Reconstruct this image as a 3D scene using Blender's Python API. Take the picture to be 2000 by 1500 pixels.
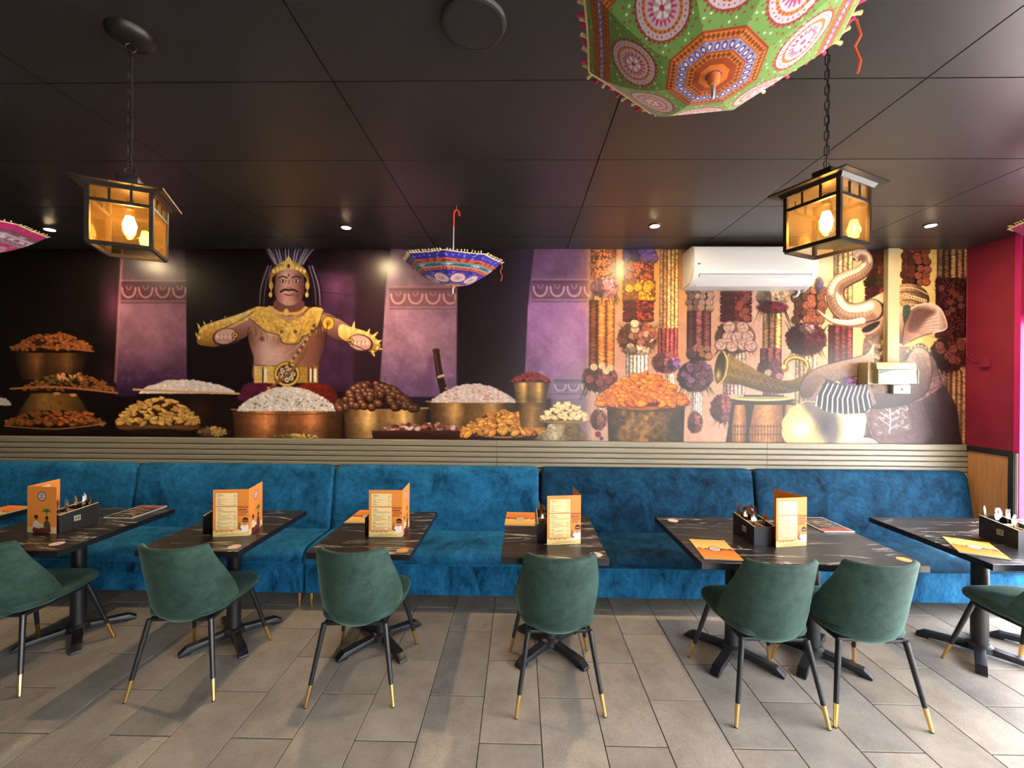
import bpy, bmesh, math, random
import numpy as np
from mathutils import Vector, Matrix, Euler
for o in list(bpy.data.objects): bpy.data.objects.remove(o, do_unlink=True)
SC = bpy.context.scene
COL = SC.collection
PI = math.pi; RAD = math.radians
random.seed(5)

# ================================================================ camera, light, exposure
F_PX, CAM_H = 820.0, 1.73
YAW, PITCH, ROLL = RAD(1.03), RAD(-0.09), RAD(0.385)
cam_d = bpy.data.cameras.new('camera'); cam = bpy.data.objects.new('camera', cam_d); COL.objects.link(cam)
cam_d.sensor_fit = 'HORIZONTAL'; cam_d.sensor_width = 36.0; cam_d.lens = 36.0 * F_PX / 2000.0
cam_d.clip_start = 0.02; cam_d.clip_end = 200
_f = Vector((-math.sin(YAW) * math.cos(PITCH), math.cos(YAW) * math.cos(PITCH), math.sin(PITCH)))
_r0 = Vector((math.cos(YAW), math.sin(YAW), 0)); _u0 = _r0.cross(_f)
_r = _r0 * math.cos(ROLL) + _u0 * math.sin(ROLL); _u = _r.cross(_f)
M = Matrix(((_r.x, _u.x, -_f.x, 0), (_r.y, _u.y, -_f.y, 0), (_r.z, _u.z, -_f.z, CAM_H), (0, 0, 0, 1)))
cam.matrix_world = M
SC.camera = cam

W = bpy.data.worlds.new('world'); SC.world = W; W.use_nodes = True
nt = W.node_tree; nt.nodes.clear()
sky = nt.nodes.new('ShaderNodeTexSky'); sky.sky_type = 'NISHITA'; sky.sun_disc = False
sky.sun_elevation = RAD(62); sky.sun_rotation = RAD(100); sky.air_density = 1.2; sky.dust_density = 2.5
bg = nt.nodes.new('ShaderNodeBackground'); bg.inputs[1].default_value = 0.47
wo = nt.nodes.new('ShaderNodeOutputWorld')
hs = nt.nodes.new('ShaderNodeHueSaturation'); hs.inputs['Saturation'].default_value = 0.6
nt.links.new(sky.outputs[0], hs.inputs['Color']); nt.links.new(hs.outputs[0], bg.inputs[0]); nt.links.new(bg.outputs[0], wo.inputs[0])

sun_d = bpy.data.lights.new('sun', 'SUN'); sun_d.energy = 3.4; sun_d.angle = RAD(0.6); sun_d.color = (1.0, 0.95, 0.86)
sun = bpy.data.objects.new('sun', sun_d); COL.objects.link(sun)
sun_dir = Vector((-math.cos(RAD(66)), 0.10, -math.sin(RAD(66))))       # light travels inwards from the street on the right
sun.rotation_euler = sun_dir.to_track_quat('-Z', 'Y').to_euler(); sun.location = (8, 0, 6)

def portal(name, loc, rot, sx, sy):
    l = bpy.data.lights.new(name, 'AREA'); l.shape = 'RECTANGLE'; l.size = sx; l.size_y = sy; l.cycles.is_portal = True
    o = bpy.data.objects.new(name, l); COL.objects.link(o); o.location = loc; o.rotation_euler = rot; return o
WIN_Y0, WIN_Y1, WIN_HEAD = -3.4, 3.40, 2.3          # shopfront window in the right wall
XR, XL, YB, YF, ZC = 3.96, -7.0, 3.8, -4.4, 2.945    # room: right, left, mural wall, rear wall, ceiling
portal('street_window_portal', (XR + 0.16, (WIN_Y0 + WIN_Y1) / 2, WIN_HEAD / 2), (0, RAD(90), 0), WIN_HEAD, WIN_Y1 - WIN_Y0)
portal('rear_fill_portal', (2.2, YF - 0.16, 1.25), (RAD(90), 0, 0), 3.2, 2.1)  # for the unseen rear window added to lift the floor light

SC.view_settings.view_transform = 'Standard'; SC.view_settings.look = 'None'
SC.view_settings.gamma = 1.0; SC.view_settings.use_curve_mapping = False
SC.view_settings.exposure = 2.88

# lamp strengths
BULB_EMIT, LANTERN_W, LENS_EMIT, DOWN_W = 20.0, 0.8, 250.0, 4.6
MURAL_GAIN = 0.92

# ================================================================ helpers
def lin(c):
    c = np.asarray(c, float) / 255.0
    return np.where(c <= 0.04045, c / 12.92, ((c + 0.055) / 1.055) ** 2.4)
def rgb(r, g, b): return tuple(float(x) for x in lin((r, g, b))) + (1.0,)

def mat(name, col=(0.5, 0.5, 0.5, 1), rough=0.5, metal=0.0, spec=0.5, sheen=0.0, sheen_tint=None, coat=0.0, emis=None, estr=0.0):
    m = bpy.data.materials.new(name); m.use_nodes = True; b = m.node_tree.nodes['Principled BSDF']
    b.inputs['Base Color'].default_value = col; b.inputs['Roughness'].default_value = rough; b.inputs['Metallic'].default_value = metal
    b.inputs['Specular IOR Level'].default_value = spec
    if sheen: b.inputs['Sheen Weight'].default_value = sheen; b.inputs['Sheen Roughness'].default_value = 0.35
    if sheen_tint: b.inputs['Sheen Tint'].default_value = sheen_tint
    if coat: b.inputs['Coat Weight'].default_value = coat; b.inputs['Coat Roughness'].default_value = 0.12
    if emis: b.inputs['Emission Color'].default_value = emis; b.inputs['Emission Strength'].default_value = estr
    return m
def N(m, t, **kw):
    n = m.node_tree.nodes.new(t)
    for k, v in kw.items(): setattr(n, k, v)
    return n
def L(m, a, b): m.node_tree.links.new(a, b)
def bsdf(m): return m.node_tree.nodes['Principled BSDF']
def coords(m, scale=(1, 1, 1), kind='Object', rnd=False):
    t = N(m, 'ShaderNodeTexCoord'); mp = N(m, 'ShaderNodeMapping'); mp.inputs['Scale'].default_value = scale
    L(m, t.outputs[kind], mp.inputs['Vector'])
    if rnd:
        oi = N(m, 'ShaderNodeObjectInfo'); mu = N(m, 'ShaderNodeMath', operation='MULTIPLY'); mu.inputs[1].default_value = 37.0
        L(m, oi.outputs['Random'], mu.inputs[0]); cb = N(m, 'ShaderNodeCombineXYZ')
        for i in range(3): L(m, mu.outputs[0], cb.inputs[i])
        L(m, cb.outputs[0], mp.inputs['Location'])
    return mp.outputs[0]
def noise(m, vec, scale, detail=4, rough=0.55, dist=0.0):
    n = N(m, 'ShaderNodeTexNoise'); n.inputs['Scale'].default_value = scale; n.inputs['Detail'].default_value = detail
    n.inputs['Roughness'].default_value = rough; n.inputs['Distortion'].default_value = dist
    L(m, vec, n.inputs['Vector']); return n.outputs['Fac']
def ramp(m, fac, stops):
    r = N(m, 'ShaderNodeValToRGB'); e = r.color_ramp.elements
    while len(e) < len(stops): e.new(0.5)
    for k, (p, c) in enumerate(stops): e[k].position = p; e[k].color = c if len(c) == 4 else tuple(c) + (1,)
    L(m, fac, r.inputs[0]); return r.outputs[0]
def mixc(m, fac, a, b, mode='MIX'):
    n = N(m, 'ShaderNodeMix', data_type='RGBA', blend_type=mode)
    for s, v in ((n.inputs[0], fac), (n.inputs[6], a), (n.inputs[7], b)):
        if hasattr(v, 'links'): L(m, v, s)
        else: s.default_value = v
    return n.outputs[2]
def bump(m, h, st=0.2, d=0.01):
    n = N(m, 'ShaderNodeBump'); n.inputs['Strength'].default_value = st; n.inputs['Distance'].default_value = d
    L(m, h, n.inputs['Height']); L(m, n.outputs[0], bsdf(m).inputs['Normal'])
def vcol_mat(name, rough=0.5, spec=0.5, sheen=0.0, weave=0.0):
    m = mat(name, rough=rough, spec=spec, sheen=sheen); a = N(m, 'ShaderNodeAttribute'); a.attribute_name = 'print'
    L(m, a.outputs['Color'], bsdf(m).inputs['Base Color'])
    if weave: bump(m, noise(m, coords(m), 900, 2), weave, 0.0006)
    return m

class MB:
    """collects geometry, then links it as ONE mesh object"""
    def __init__(s): s.v = []; s.f = []
    def add(s, v, f):
        b = len(s.v); s.v += [tuple(float(c) for c in p) for p in v]; s.f += [tuple(i + b for i in q) for q in f]; return s
    def box(s, x0, x1, y0, y1, z0, z1):
        return s.add([(x0, y0, z0), (x1, y0, z0), (x1, y1, z0), (x0, y1, z0), (x0, y0, z1), (x1, y0, z1), (x1, y1, z1), (x0, y1, z1)],
                     [(0, 3, 2, 1), (4, 5, 6, 7), (0, 1, 5, 4), (1, 2, 6, 5), (2, 3, 7, 6), (3, 0, 4, 7)])
    def quad(s, *p): return s.add(p, [tuple(range(len(p)))])
    def grid(s, rows, cu=False, cv=False):
        n = len(rows); k = len(rows[0]); f = []
        for i in range(n if cv else n - 1):
            for j in range(k if cu else k - 1):
                f.append((i * k + j, i * k + (j + 1) % k, ((i + 1) % n) * k + (j + 1) % k, ((i + 1) % n) * k + j))
        return s.add([p for r in rows for p in r], f)
    def lathe(s, prof, n=24, c=(0, 0, 0), caps=True):
        rows = [[(c[0] + r * math.cos(2 * PI * j / n), c[1] + r * math.sin(2 * PI * j / n), c[2] + z) for j in range(n)] for r, z in prof]
        b = len(s.v); s.grid(rows, cu=True)
        if caps:
            s.f.append(tuple(b + j for j in reversed(range(n)))); e = b + (len(prof) - 1) * n; s.f.append(tuple(e + j for j in range(n)))
        return s
    def tube(s, pts, r, n=8, closed=False, caps=True):
        P = [Vector(p) for p in pts]; k = len(P); rs = r if isinstance(r, (list, tuple)) else [r] * k; rows = []; up = None
        for i in range(k):
            a = P[i - 1] if (i > 0 or closed) else P[i]; b = P[(i + 1) % k] if (i < k - 1 or closed) else P[i]
            t = (b - a).normalized()
            if up is None: up = Vector((0, 0, 1)) if abs(t.z) < 0.9 else Vector((1, 0, 0))
            x = t.cross(up)
            if x.length < 1e-5: x = t.orthogonal()
            x.normalize(); y = x.cross(t).normalized(); up = y
            rows.append([P[i] + (x * math.cos(2 * PI * j / n) + y * math.sin(2 * PI * j / n)) * rs[i] for j in range(n)])
        b = len(s.v); s.grid(rows, cu=True, cv=closed)
        if caps and not closed:
            s.f.append(tuple(b + j for j in range(n))); e = b + (k - 1) * n; s.f.append(tuple(e + j for j in reversed(range(n))))
        return s
    def prism(s, poly, axis, a, b):
        """extrude a 2D polygon along an axis: axis 'x' -> (y,z), 'y' -> (x,z), 'z' -> (x,y)"""
        def P(u, v, w): return {'x': (w, u, v), 'y': (u, w, v), 'z': (u, v, w)}[axis]
        n = len(poly); bse = len(s.v)
        s.v += [P(u, v, a) for u, v in poly] + [P(u, v, b) for u, v in poly]
        s.f.append(tuple(bse + i for i in reversed(range(n)))); s.f.append(tuple(bse + n + i for i in range(n)))
        for i in range(n): s.f.append((bse + i, bse + (i + 1) % n, bse + n + (i + 1) % n, bse + n + i))
        return s
    def xf(s, Mx): s.v = [tuple(Mx @ Vector(p)) for p in s.v]; return s
    def mesh(s, name, m=None, smooth=False, ang=35, bev=0.0, bseg=2):
        me = bpy.data.meshes.new(name); me.from_pydata(s.v, [], s.f)
        b = bmesh.new(); b.from_mesh(me); bmesh.ops.recalc_face_normals(b, faces=b.faces)
        if bev:
            ed = [e for e in b.edges if len(e.link_faces) == 2 and e.calc_face_angle(0) > RAD(30)]
            bmesh.ops.bevel(b, geom=ed, offset=bev, segments=bseg, profile=0.6, affect='EDGES', clamp_overlap=True)
        b.to_mesh(me); b.free()
        if smooth or bev:
            me.polygons.foreach_set('use_smooth', [True] * len(me.polygons)); me.set_sharp_from_angle(angle=RAD(ang))
        if m: me.materials.append(m)
        return me
    def build(s, name, m, parent=None, **kw): return link(name, s.mesh(name, m, **kw), parent)
def link(name, data, parent=None, loc=None, rot=None, scale=None):
    o = bpy.data.objects.new(name, data); COL.objects.link(o)
    if parent: o.parent = parent
    if loc: o.location = loc
    if rot: o.rotation_euler = rot
    if scale: o.scale = scale
    return o
def thing(name, label, cat, loc=(0, 0, 0), rz=0.0, group=None, rot=None):
    o = bpy.data.objects.new(name, None); COL.objects.link(o); o.location = loc; o.rotation_euler = rot or (0, 0, rz); o.empty_display_size = 0.05
    return tag(o, label, cat, group)
def tag(o, label, cat, group=None):
    o['label'] = label; o['category'] = cat
    if group: o['group'] = group
    return o
def struct(o): o['kind'] = 'structure'; return o
def copy_tree(o, parent=None):
    c = o.copy(); COL.objects.link(c)
    if parent: c.parent = parent
    for ch in list(o.children): copy_tree(ch, c)
    return c
def painted(name, rows, cols, m, parent=None, smooth=True):
    """rows: HxWx3 positions, cols: HxWx3 sRGB 0..255 -> one sheet with a printed colour per vertex"""
    P = np.asarray(rows, float); h, w = P.shape[:2]; me = bpy.data.meshes.new(name)
    i = np.arange(h * w).reshape(h, w); q = np.stack([i[:-1, :-1], i[:-1, 1:], i[1:, 1:], i[1:, :-1]], -1).reshape(-1, 4)
    me.vertices.add(h * w); me.vertices.foreach_set('co', P.reshape(-1)); me.loops.add(q.size); me.loops.foreach_set('vertex_index', q.reshape(-1).astype(np.int32))
    me.polygons.add(len(q)); me.polygons.foreach_set('loop_start', np.arange(0, q.size, 4, dtype=np.int32)); me.polygons.foreach_set('loop_total', np.full(len(q), 4, np.int32))
    me.update(calc_edges=True); me.validate()
    if smooth: me.polygons.foreach_set('use_smooth', [True] * len(me.polygons))
    at = me.color_attributes.new('print', 'FLOAT_COLOR', 'POINT'); c = np.ones((h * w, 4)); c[:, :3] = lin(np.asarray(cols).reshape(-1, 3))
    at.data.foreach_set('color', c.reshape(-1).astype(np.float32)); me.materials.append(m)
    return link(name, me, parent)
def text_mesh(name, body, size, m, parent=None, depth=0.0003, align='CENTER', shear=0.0):
    cu = bpy.data.curves.new(name, 'FONT'); cu.body = body; cu.size = size; cu.align_x = align; cu.align_y = 'CENTER'; cu.extrude = depth; cu.resolution_u = 2; cu.offset = size * 0.012; cu.shear = shear
    t = bpy.data.objects.new(name + '_c', cu); COL.objects.link(t); dg = bpy.context.evaluated_depsgraph_get(); dg.update()
    me = bpy.data.meshes.new_from_object(t.evaluated_get(dg)); bpy.data.objects.remove(t); me.name = name
    me.materials.clear(); me.materials.append(m)
    return link(name, me, parent)
def circle_pts(r, n, z=0, x=0, y=0): return [(x + r * math.cos(2 * PI * k / n), y + r * math.sin(2 * PI * k / n), z) for k in range(n)]

# ================================================================ materials
m_ceil = mat('charcoal_ceiling_board', rgb(38, 35, 34), 0.36, spec=0.6)
L(m_ceil, ramp(m_ceil, noise(m_ceil, coords(m_ceil, rnd=True), 3.0), [(0.2, rgb(35, 33, 32)), (0.8, rgb(43, 40, 39))]), bsdf(m_ceil).inputs['Base Color'])
m_ceilgap = mat('black_ceiling_grid', rgb(20, 18, 18), 0.6)
m_dark = mat('dark_wall_paint', rgb(52, 45, 43), 0.7)
m_tile = mat('grey_beige_floor_tile', rough=0.42, spec=0.4)
_v = coords(m_tile, rnd=True); _oi = N(m_tile, 'ShaderNodeObjectInfo')
_a = ramp(m_tile, noise(m_tile, _v, 5, 5, 0.65), [(0.25, rgb(148, 136, 123)), (0.5, rgb(171, 159, 145)), (0.8, rgb(189, 177, 162))])
_b = ramp(m_tile, noise(m_tile, _v, 260, 2, 0.7), [(0.3, (0.62, 0.62, 0.62)), (0.7, (1.12, 1.12, 1.12))])
_c = mixc(m_tile, 1.0, _a, _b, 'MULTIPLY'); _d = ramp(m_tile, _oi.outputs['Random'], [(0, (0.86, 0.85, 0.85)), (1, (1.1, 1.09, 1.07))])
L(m_tile, mixc(m_tile, 1.0, _c, _d, 'MULTIPLY'), bsdf(m_tile).inputs['Base Color']); bump(m_tile, noise(m_tile, _v, 300, 3), 0.25, 0.002)
m_grout = mat('dark_grout', rgb(78, 66, 56), 0.9)
m_red = mat('crimson_wall_paint', rgb(150, 34, 58), 0.55)
L(m_red, ramp(m_red, noise(m_red, coords(m_red), 6), [(0.3, rgb(126, 24, 50)), (0.7, rgb(140, 29, 58))]), bsdf(m_red).inputs['Base Color'])
m_pink = mat('bright_pink_reveal', rgb(196, 24, 112), 0.55)
m_slat = mat('olive_bronze_slat', rgb(150, 134, 106), 0.34, spec=0.55)
L(m_slat, ramp(m_slat, noise(m_slat, coords(m_slat, (0.5, 30, 30)), 4), [(0.3, rgb(122, 112, 94)), (0.7, rgb(142, 133, 114))]), bsdf(m_slat).inputs['Base Color'])
m_wood = mat('tan_wood_panel', rough=0.45)
L(m_wood, ramp(m_wood, noise(m_wood, coords(m_wood, (9, 9, 0.7)), 5, 6, 0.6, 0.6), [(0.25, rgb(168, 112, 66)), (0.5, rgb(190, 134, 82)), (0.8, rgb(204, 150, 98))]), bsdf(m_wood).inputs['Base Color'])
m_black = mat('black_trim', rgb(28, 25, 26), 0.45)
m_blackmetal = mat('black_powder_metal', rgb(26, 25, 28), 0.38, spec=0.5)
m_lantern = mat('bronze_black_lantern_metal', rgb(34, 29, 26), 0.4, metal=0.3)
m_gold = mat('brushed_gold', (0.83, 0.55, 0.2, 1), 0.28, metal=1.0)
m_steel = mat('polished_steel', (0.6, 0.58, 0.56, 1), 0.2, metal=1.0)
m_velvet_blue = mat('blue_velvet', rough=0.8, spec=0.12, sheen=0.06, sheen_tint=rgb(80, 170, 220))
def nap(m, dark, midc, light, sc=(1.6, 1.6, 1.6)):
    v = coords(m, sc, rnd=True); n1 = noise(m, v, 2.6, 10, 0.70, 0.5); n2 = noise(m, v, 16, 6, 0.78, 0.4)
    c1 = ramp(m, n1, [(0.34, dark), (0.46, midc), (0.64, light)]); c2 = ramp(m, n2, [(0.3, (0.55, 0.55, 0.55)), (0.55, (1, 1, 1)), (0.8, (1.25, 1.25, 1.25))])
    L(m, mixc(m, 1.0, c1, c2, 'MULTIPLY'), bsdf(m).inputs['Base Color'])
    n3 = noise(m, v, 300, 2); bump(m, n3, 0.15, 0.001)
nap(m_velvet_blue, rgb(14, 62, 92), rgb(28, 94, 134), rgb(40, 114, 160))
m_velvet_crush_dimmed = mat('crushed_blue_velvet_dimmed', rough=0.8, spec=0.12, sheen=0.06, sheen_tint=rgb(80, 170, 220))  # crushed nap, also darkened to offset window light on the right benches
nap(m_velvet_crush_dimmed, rgb(4, 26, 42), rgb(11, 48, 71), rgb(24, 71, 101), (2.2, 2.2, 2.2))
m_velvet_skirt = mat('blue_velvet_skirt', rough=0.8, spec=0.12, sheen=0.06, sheen_tint=rgb(80, 170, 220))
nap(m_velvet_skirt, rgb(6, 30, 50), rgb(20, 84, 124), rgb(38, 112, 156), (3.0, 3.0, 1.5))
m_velvet_green = mat('green_velvet', rough=0.7, spec=0.25, sheen=0.5, sheen_tint=rgb(150, 190, 176))
nap(m_velvet_green, rgb(36, 55, 49), rgb(44, 66, 59), rgb(53, 78, 70), (1, 1, 1))
m_marble = mat('black_marble_laminate', rgb(30, 27, 27), 0.3, spec=0.55)
_v = coords(m_marble, (1.1, 7.5, 4.0), rnd=True)
_n = noise(m_marble, _v, 1.0, 5, 0.55, 1.6); _s = N(m_marble, 'ShaderNodeMath', operation='SUBTRACT'); _s.inputs[1].default_value = 0.5; L(m_marble, _n, _s.inputs[0])
_ab = N(m_marble, 'ShaderNodeMath', operation='ABSOLUTE'); L(m_marble, _s.outputs[0], _ab.inputs[0])
_vein = ramp(m_marble, _ab.outputs[0], [(0.0, (1, 1, 1)), (0.009, (0.5, 0.5, 0.5)), (0.018, (0, 0, 0))])
_msk = ramp(m_marble, noise(m_marble, _v, 1.9, 3), [(0.46, (0, 0, 0)), (0.55, (1, 1, 1))])
_vm = mixc(m_marble, 1.0, _vein, _msk, 'MULTIPLY')
_base = ramp(m_marble, noise(m_marble, _v, 1.2, 3), [(0.3, rgb(25, 21, 21)), (0.7, rgb(38, 33, 33))])
L(m_marble, mixc(m_marble, _vm, _base, rgb(206, 200, 194)), bsdf(m_marble).inputs['Base Color'])
m_white = mat('white_plastic', rgb(186, 186, 186), 0.3)
m_whitegap = mat('grey_gap', rgb(70, 70, 74), 0.6)
m_beige = mat('beige_enamel', rgb(166, 152, 118), 0.4)
m_paper = vcol_mat('printed_menu_card', 0.4, 0.4)
m_paper_edge = mat('orange_card_back', rgb(214, 120, 44), 0.5)
m_ink = mat('maroon_ink', rgb(120, 34, 24), 0.5); m_inkdark = mat('black_ink', rgb(22, 22, 24), 0.5)
m_mural = vcol_mat('glossy_mural_print', 0.32, 0.36)
m_glassblk = mat('pale_glossy_lens', rgb(140, 156, 148), 0.08, spec=0.8)
m_ply = mat('pale_ply_edge', rgb(206, 178, 136), 0.6)
m_caddy = mat('black_laminate', rgb(24, 22, 24), 0.4)
m_edge = mat('black_edge_band', rgb(24, 22, 24), 0.35)
m_tagm = mat('silver_number_plate', rgb(150, 146, 142), 0.4)
m_pinkst = mat('pale_pink_sticker', rgb(222, 196, 196), 0.5); m_yelst = mat('yellow_sticker', rgb(214, 168, 92), 0.5)
def clear_glass(name, tint=(1, 1, 1, 1), refl=0.12, rough=0.03):
    m = bpy.data.materials.new(name); m.use_nodes = True; t = m.node_tree; t.nodes.clear()
    o = t.nodes.new('ShaderNodeOutputMaterial'); mx = t.nodes.new('ShaderNodeMixShader'); tr = t.nodes.new('ShaderNodeBsdfTransparent'); gl = t.nodes.new('ShaderNodeBsdfGlossy')
    lw = t.nodes.new('ShaderNodeLayerWeight'); pw = t.nodes.new('ShaderNodeMath'); pw.operation = 'POWER'; pw.inputs[1].default_value = 5.0; fr = t.nodes.new('ShaderNodeMath'); fr.operation = 'MULTIPLY_ADD'; fr.inputs[1].default_value = 0.9; fr.inputs[2].default_value = 0.035
    t.links.new(lw.outputs['Facing'], pw.inputs[0]); t.links.new(pw.outputs[0], fr.inputs[0])
    tr.inputs[0].default_value = tint; gl.inputs['Roughness'].default_value = rough
    t.links.new(fr.outputs[0], mx.inputs[0]); t.links.new(tr.outputs[0], mx.inputs[1]); t.links.new(gl.outputs[0], mx.inputs[2]); t.links.new(mx.outputs[0], o.inputs[0]); return m
m_glass = clear_glass('window_glass'); m_amber = clear_glass('amber_lantern_glass', (1.0, 0.94, 0.78, 1))
_t = m_amber.node_tree; _o = _t.nodes['Material Output']; _mx = _t.nodes.new('ShaderNodeMixShader'); _tl = _t.nodes.new('ShaderNodeBsdfTranslucent'); _tl.inputs[0].default_value = (1.0, 0.76, 0.36, 1); _mx.inputs[0].default_value = 0.02
_src = _o.inputs[0].links[0].from_socket; _t.links.new(_src, _mx.inputs[1]); _t.links.new(_tl.outputs[0], _mx.inputs[2]); _t.links.new(_mx.outputs[0], _o.inputs[0])

# ---------------------------------------------------------------- painted print on the wall
MU0, MU1, MV0, MV1, MS = -14.0, 1892.0, 482.0, 870.0, 0.92
class Canvas:
    """numpy painter; coordinates are design units, colours sRGB 0..255"""
    def __init__(s, u0, u1, v0, v1, sc, col=(0, 0, 0)):
        s.u0, s.v0, s.sc = u0, v0, sc
        s.w = int(round((u1 - u0) * sc)) + 1; s.h = int(round((v1 - v0) * sc)) + 1
        s.us = np.linspace(u0, u1, s.w); s.vs = np.linspace(v0, v1, s.h)
        s.a = np.zeros((s.h, s.w, 3)) + np.array(col, float)
        s.rng = np.random.RandomState(7)
    def win(s, x0, x1, y0, y1):
        i0 = max(0, int((x0 - s.u0) * s.sc) - 1); i1 = min(s.w, int((x1 - s.u0) * s.sc) + 3)
        j0 = max(0, int((y0 - s.v0) * s.sc) - 1); j1 = min(s.h, int((y1 - s.v0) * s.sc) + 3)
        if i1 <= i0 or j1 <= j0: return None
        return slice(j0, j1), slice(i0, i1), s.us[None, i0:i1], s.vs[j0:j1, None]
    def put(s, W, al, col):
        js, is_, X, Y = W
        al = np.clip(al, 0, 1)[..., None]
        s.a[js, is_] = s.a[js, is_] * (1 - al) + np.asarray(col, float) * al
    def ell(s, cx, cy, rx, ry, col, rot=0, soft=1.0, al=1.0):
        m = max(rx, ry) * 1.05 + soft
        W = s.win(cx - m, cx + m, cy - m, cy + m)
        if W is None: return
        c, n = math.cos(rot), math.sin(rot); X = W[2] - cx; Y = W[3] - cy
        p = (X * c + Y * n) / rx; q = (-X * n + Y * c) / ry
        d = (np.sqrt(p * p + q * q + 1e-9) - 1) * min(rx, ry)
        s.put(W, (0.5 - d / soft) * al, col)
    def glow(s, cx, cy, rx, ry, col, al=1.0, rot=0, pw=1.5):
        m = max(rx, ry)
        W = s.win(cx - m, cx + m, cy - m, cy + m)
        if W is None: return
        c, n = math.cos(rot), math.sin(rot); X = W[2] - cx; Y = W[3] - cy
        p = (X * c + Y * n) / rx; q = (-X * n + Y * c) / ry
        s.put(W, np.clip(1 - np.sqrt(p * p + q * q), 0, 1) ** pw * al, col)
    def smooth(s, pts, n=6, closed=True):
        P = np.array(pts, float); k = len(P); out = []
        for i in range(k if closed else k - 1):
            if closed: a, b, c, d = P[i - 1], P[i], P[(i + 1) % k], P[(i + 2) % k]
            else: a, b, c, d = P[max(i - 1, 0)], P[i], P[i + 1], P[min(i + 2, k - 1)]
            for t in np.arange(n) / n:
                out.append(.5 * (2 * b + (c - a) * t + (2 * a - 5 * b + 4 * c - d) * t * t + (3 * b - a - 3 * c + d) * t ** 3))
        if not closed: out.append(P[-1])
        return np.array(out)
    def pmask(s, P, soft):
        P = np.asarray(P, float); x0, y0 = P.min(0) - soft; x1, y1 = P.max(0) + soft
        W = s.win(x0, x1, y0, y1)
        if W is None: return None, None
        X, Y = np.broadcast_arrays(W[2], W[3]); ins = np.zeros(X.shape, bool); D = np.full(X.shape, 1e9)
        for (ax, ay), (bx, by) in zip(P, np.roll(P, -1, 0)):
            if ay != by:
                t = (Y - ay) / (by - ay); ins ^= ((ay > Y) != (by > Y)) & (X < ax + t * (bx - ax))
            dx, dy = bx - ax, by - ay; L = dx * dx + dy * dy + 1e-9
            t = np.clip(((X - ax) * dx + (Y - ay) * dy) / L, 0, 1)
            D = np.minimum(D, (X - ax - t * dx) ** 2 + (Y - ay - t * dy) ** 2)
        D = np.sqrt(D); D = np.where(ins, -D, D)
        return W, np.clip(0.5 - D / soft, 0, 1)
    def poly(s, pts, col, soft=1.2, al=1.0, sm=0, grad=None, tex=0, ts=6):
        P = s.smooth(pts, sm) if sm else np.array(pts, float)
        W, m = s.pmask(P, soft)
        if W is None: return
        col = np.array(col, float) + np.zeros(m.shape + (3,))
        if grad is not None:                       # (axis, colour at far side) or list of stops
            ax, stops = grad
            t = (W[2] - P[:, 0].min()) / max(np.ptp(P[:, 0]), 1e-6) if ax == 'x' else (W[3] - P[:, 1].min()) / max(np.ptp(P[:, 1]), 1e-6)
            t = np.broadcast_to(np.clip(t, 0, 1), m.shape); ps = [q[0] for q in stops]
            for k in range(3): col[..., k] = np.interp(t, ps, [q[1][k] for q in stops])
        if tex: col = col * (1 + tex * s.noise(m.shape, ts))[..., None]
        s.put(W, m * al, col)
    def line(s, pts, w, col, al=1.0, sm=4, w2=None, soft=1.0):
        P = s.smooth(pts, sm, False) if sm and len(pts) > 2 else np.array(pts, float)
        ws = np.linspace(w, w if w2 is None else w2, len(P)); m = max(ws) + soft
        W = s.win(P[:, 0].min() - m, P[:, 0].max() + m, P[:, 1].min() - m, P[:, 1].max() + m)
        if W is None: return
        X, Y = np.broadcast_arrays(W[2], W[3]); best = np.full(X.shape, 1e9)
        for k in range(len(P) - 1):
            ax, ay = P[k]; dx, dy = P[k + 1] - P[k]; L = dx * dx + dy * dy + 1e-9
            t = np.clip(((X - ax) * dx + (Y - ay) * dy) / L, 0, 1)
            d = np.hypot(X - ax - t * dx, Y - ay - t * dy) - (ws[k] + (ws[k + 1] - ws[k]) * t) / 2
            best = np.minimum(best, d)
        s.put(W, (0.5 - best / soft) * al, col)
    def noise(s, shape, scale, oct=3):
        h, w = shape; out = np.zeros(shape); amp = 1; tot = 0
        for o in range(oct):
            c = max(1.0, scale * s.sc / 2 ** o); gh = int(h / c) + 3; gw = int(w / c) + 3
            g = s.rng.uniform(-1, 1, (gh, gw)); y = np.arange(h) / c; x = np.arange(w) / c
            yi = y.astype(int); xi = x.astype(int); fy = (y - yi)[:, None]; fx = (x - xi)[None, :]
            fy = fy * fy * (3 - 2 * fy); fx = fx * fx * (3 - 2 * fx)
            A = g[yi][:, xi]; B = g[yi][:, xi + 1]; C = g[yi + 1][:, xi]; D = g[yi + 1][:, xi + 1]
            out += amp * ((A * (1 - fx) + B * fx) * (1 - fy) + (C * (1 - fx) + D * fx) * fy); tot += amp; amp *= .6
        return out / tot
    def vary(s, x0, x1, y0, y1, amp, scale, tint=None):
        W = s.win(x0, x1, y0, y1)
        if W is None: return
        n = s.noise((W[0].stop - W[0].start, W[1].stop - W[1].start), scale)[..., None]
        s.a[W[0], W[1]] = np.clip(s.a[W[0], W[1]] * (1 + amp * n), 0, 255)

def jit(r, c, a): return np.clip(np.array(c, float) * (1 + r.uniform(-a, a)) + r.uniform(-6, 6, 3), 0, 255)

def pile_outline(x0, x1, base, peak, r, k=9, sk=0.0):
    xs = np.linspace(x0, x1, 40); t = (xs - x0) / (x1 - x0)
    top = base - (base - peak) * np.sin(np.pi * np.clip(t, 0, 1) ** (1 + sk)) ** 0.8
    return [(x, y + r.uniform(-1.6, 1.6)) for x, y in zip(xs, top)] + [(x1, base + 2), (x0, base + 2)]

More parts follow.
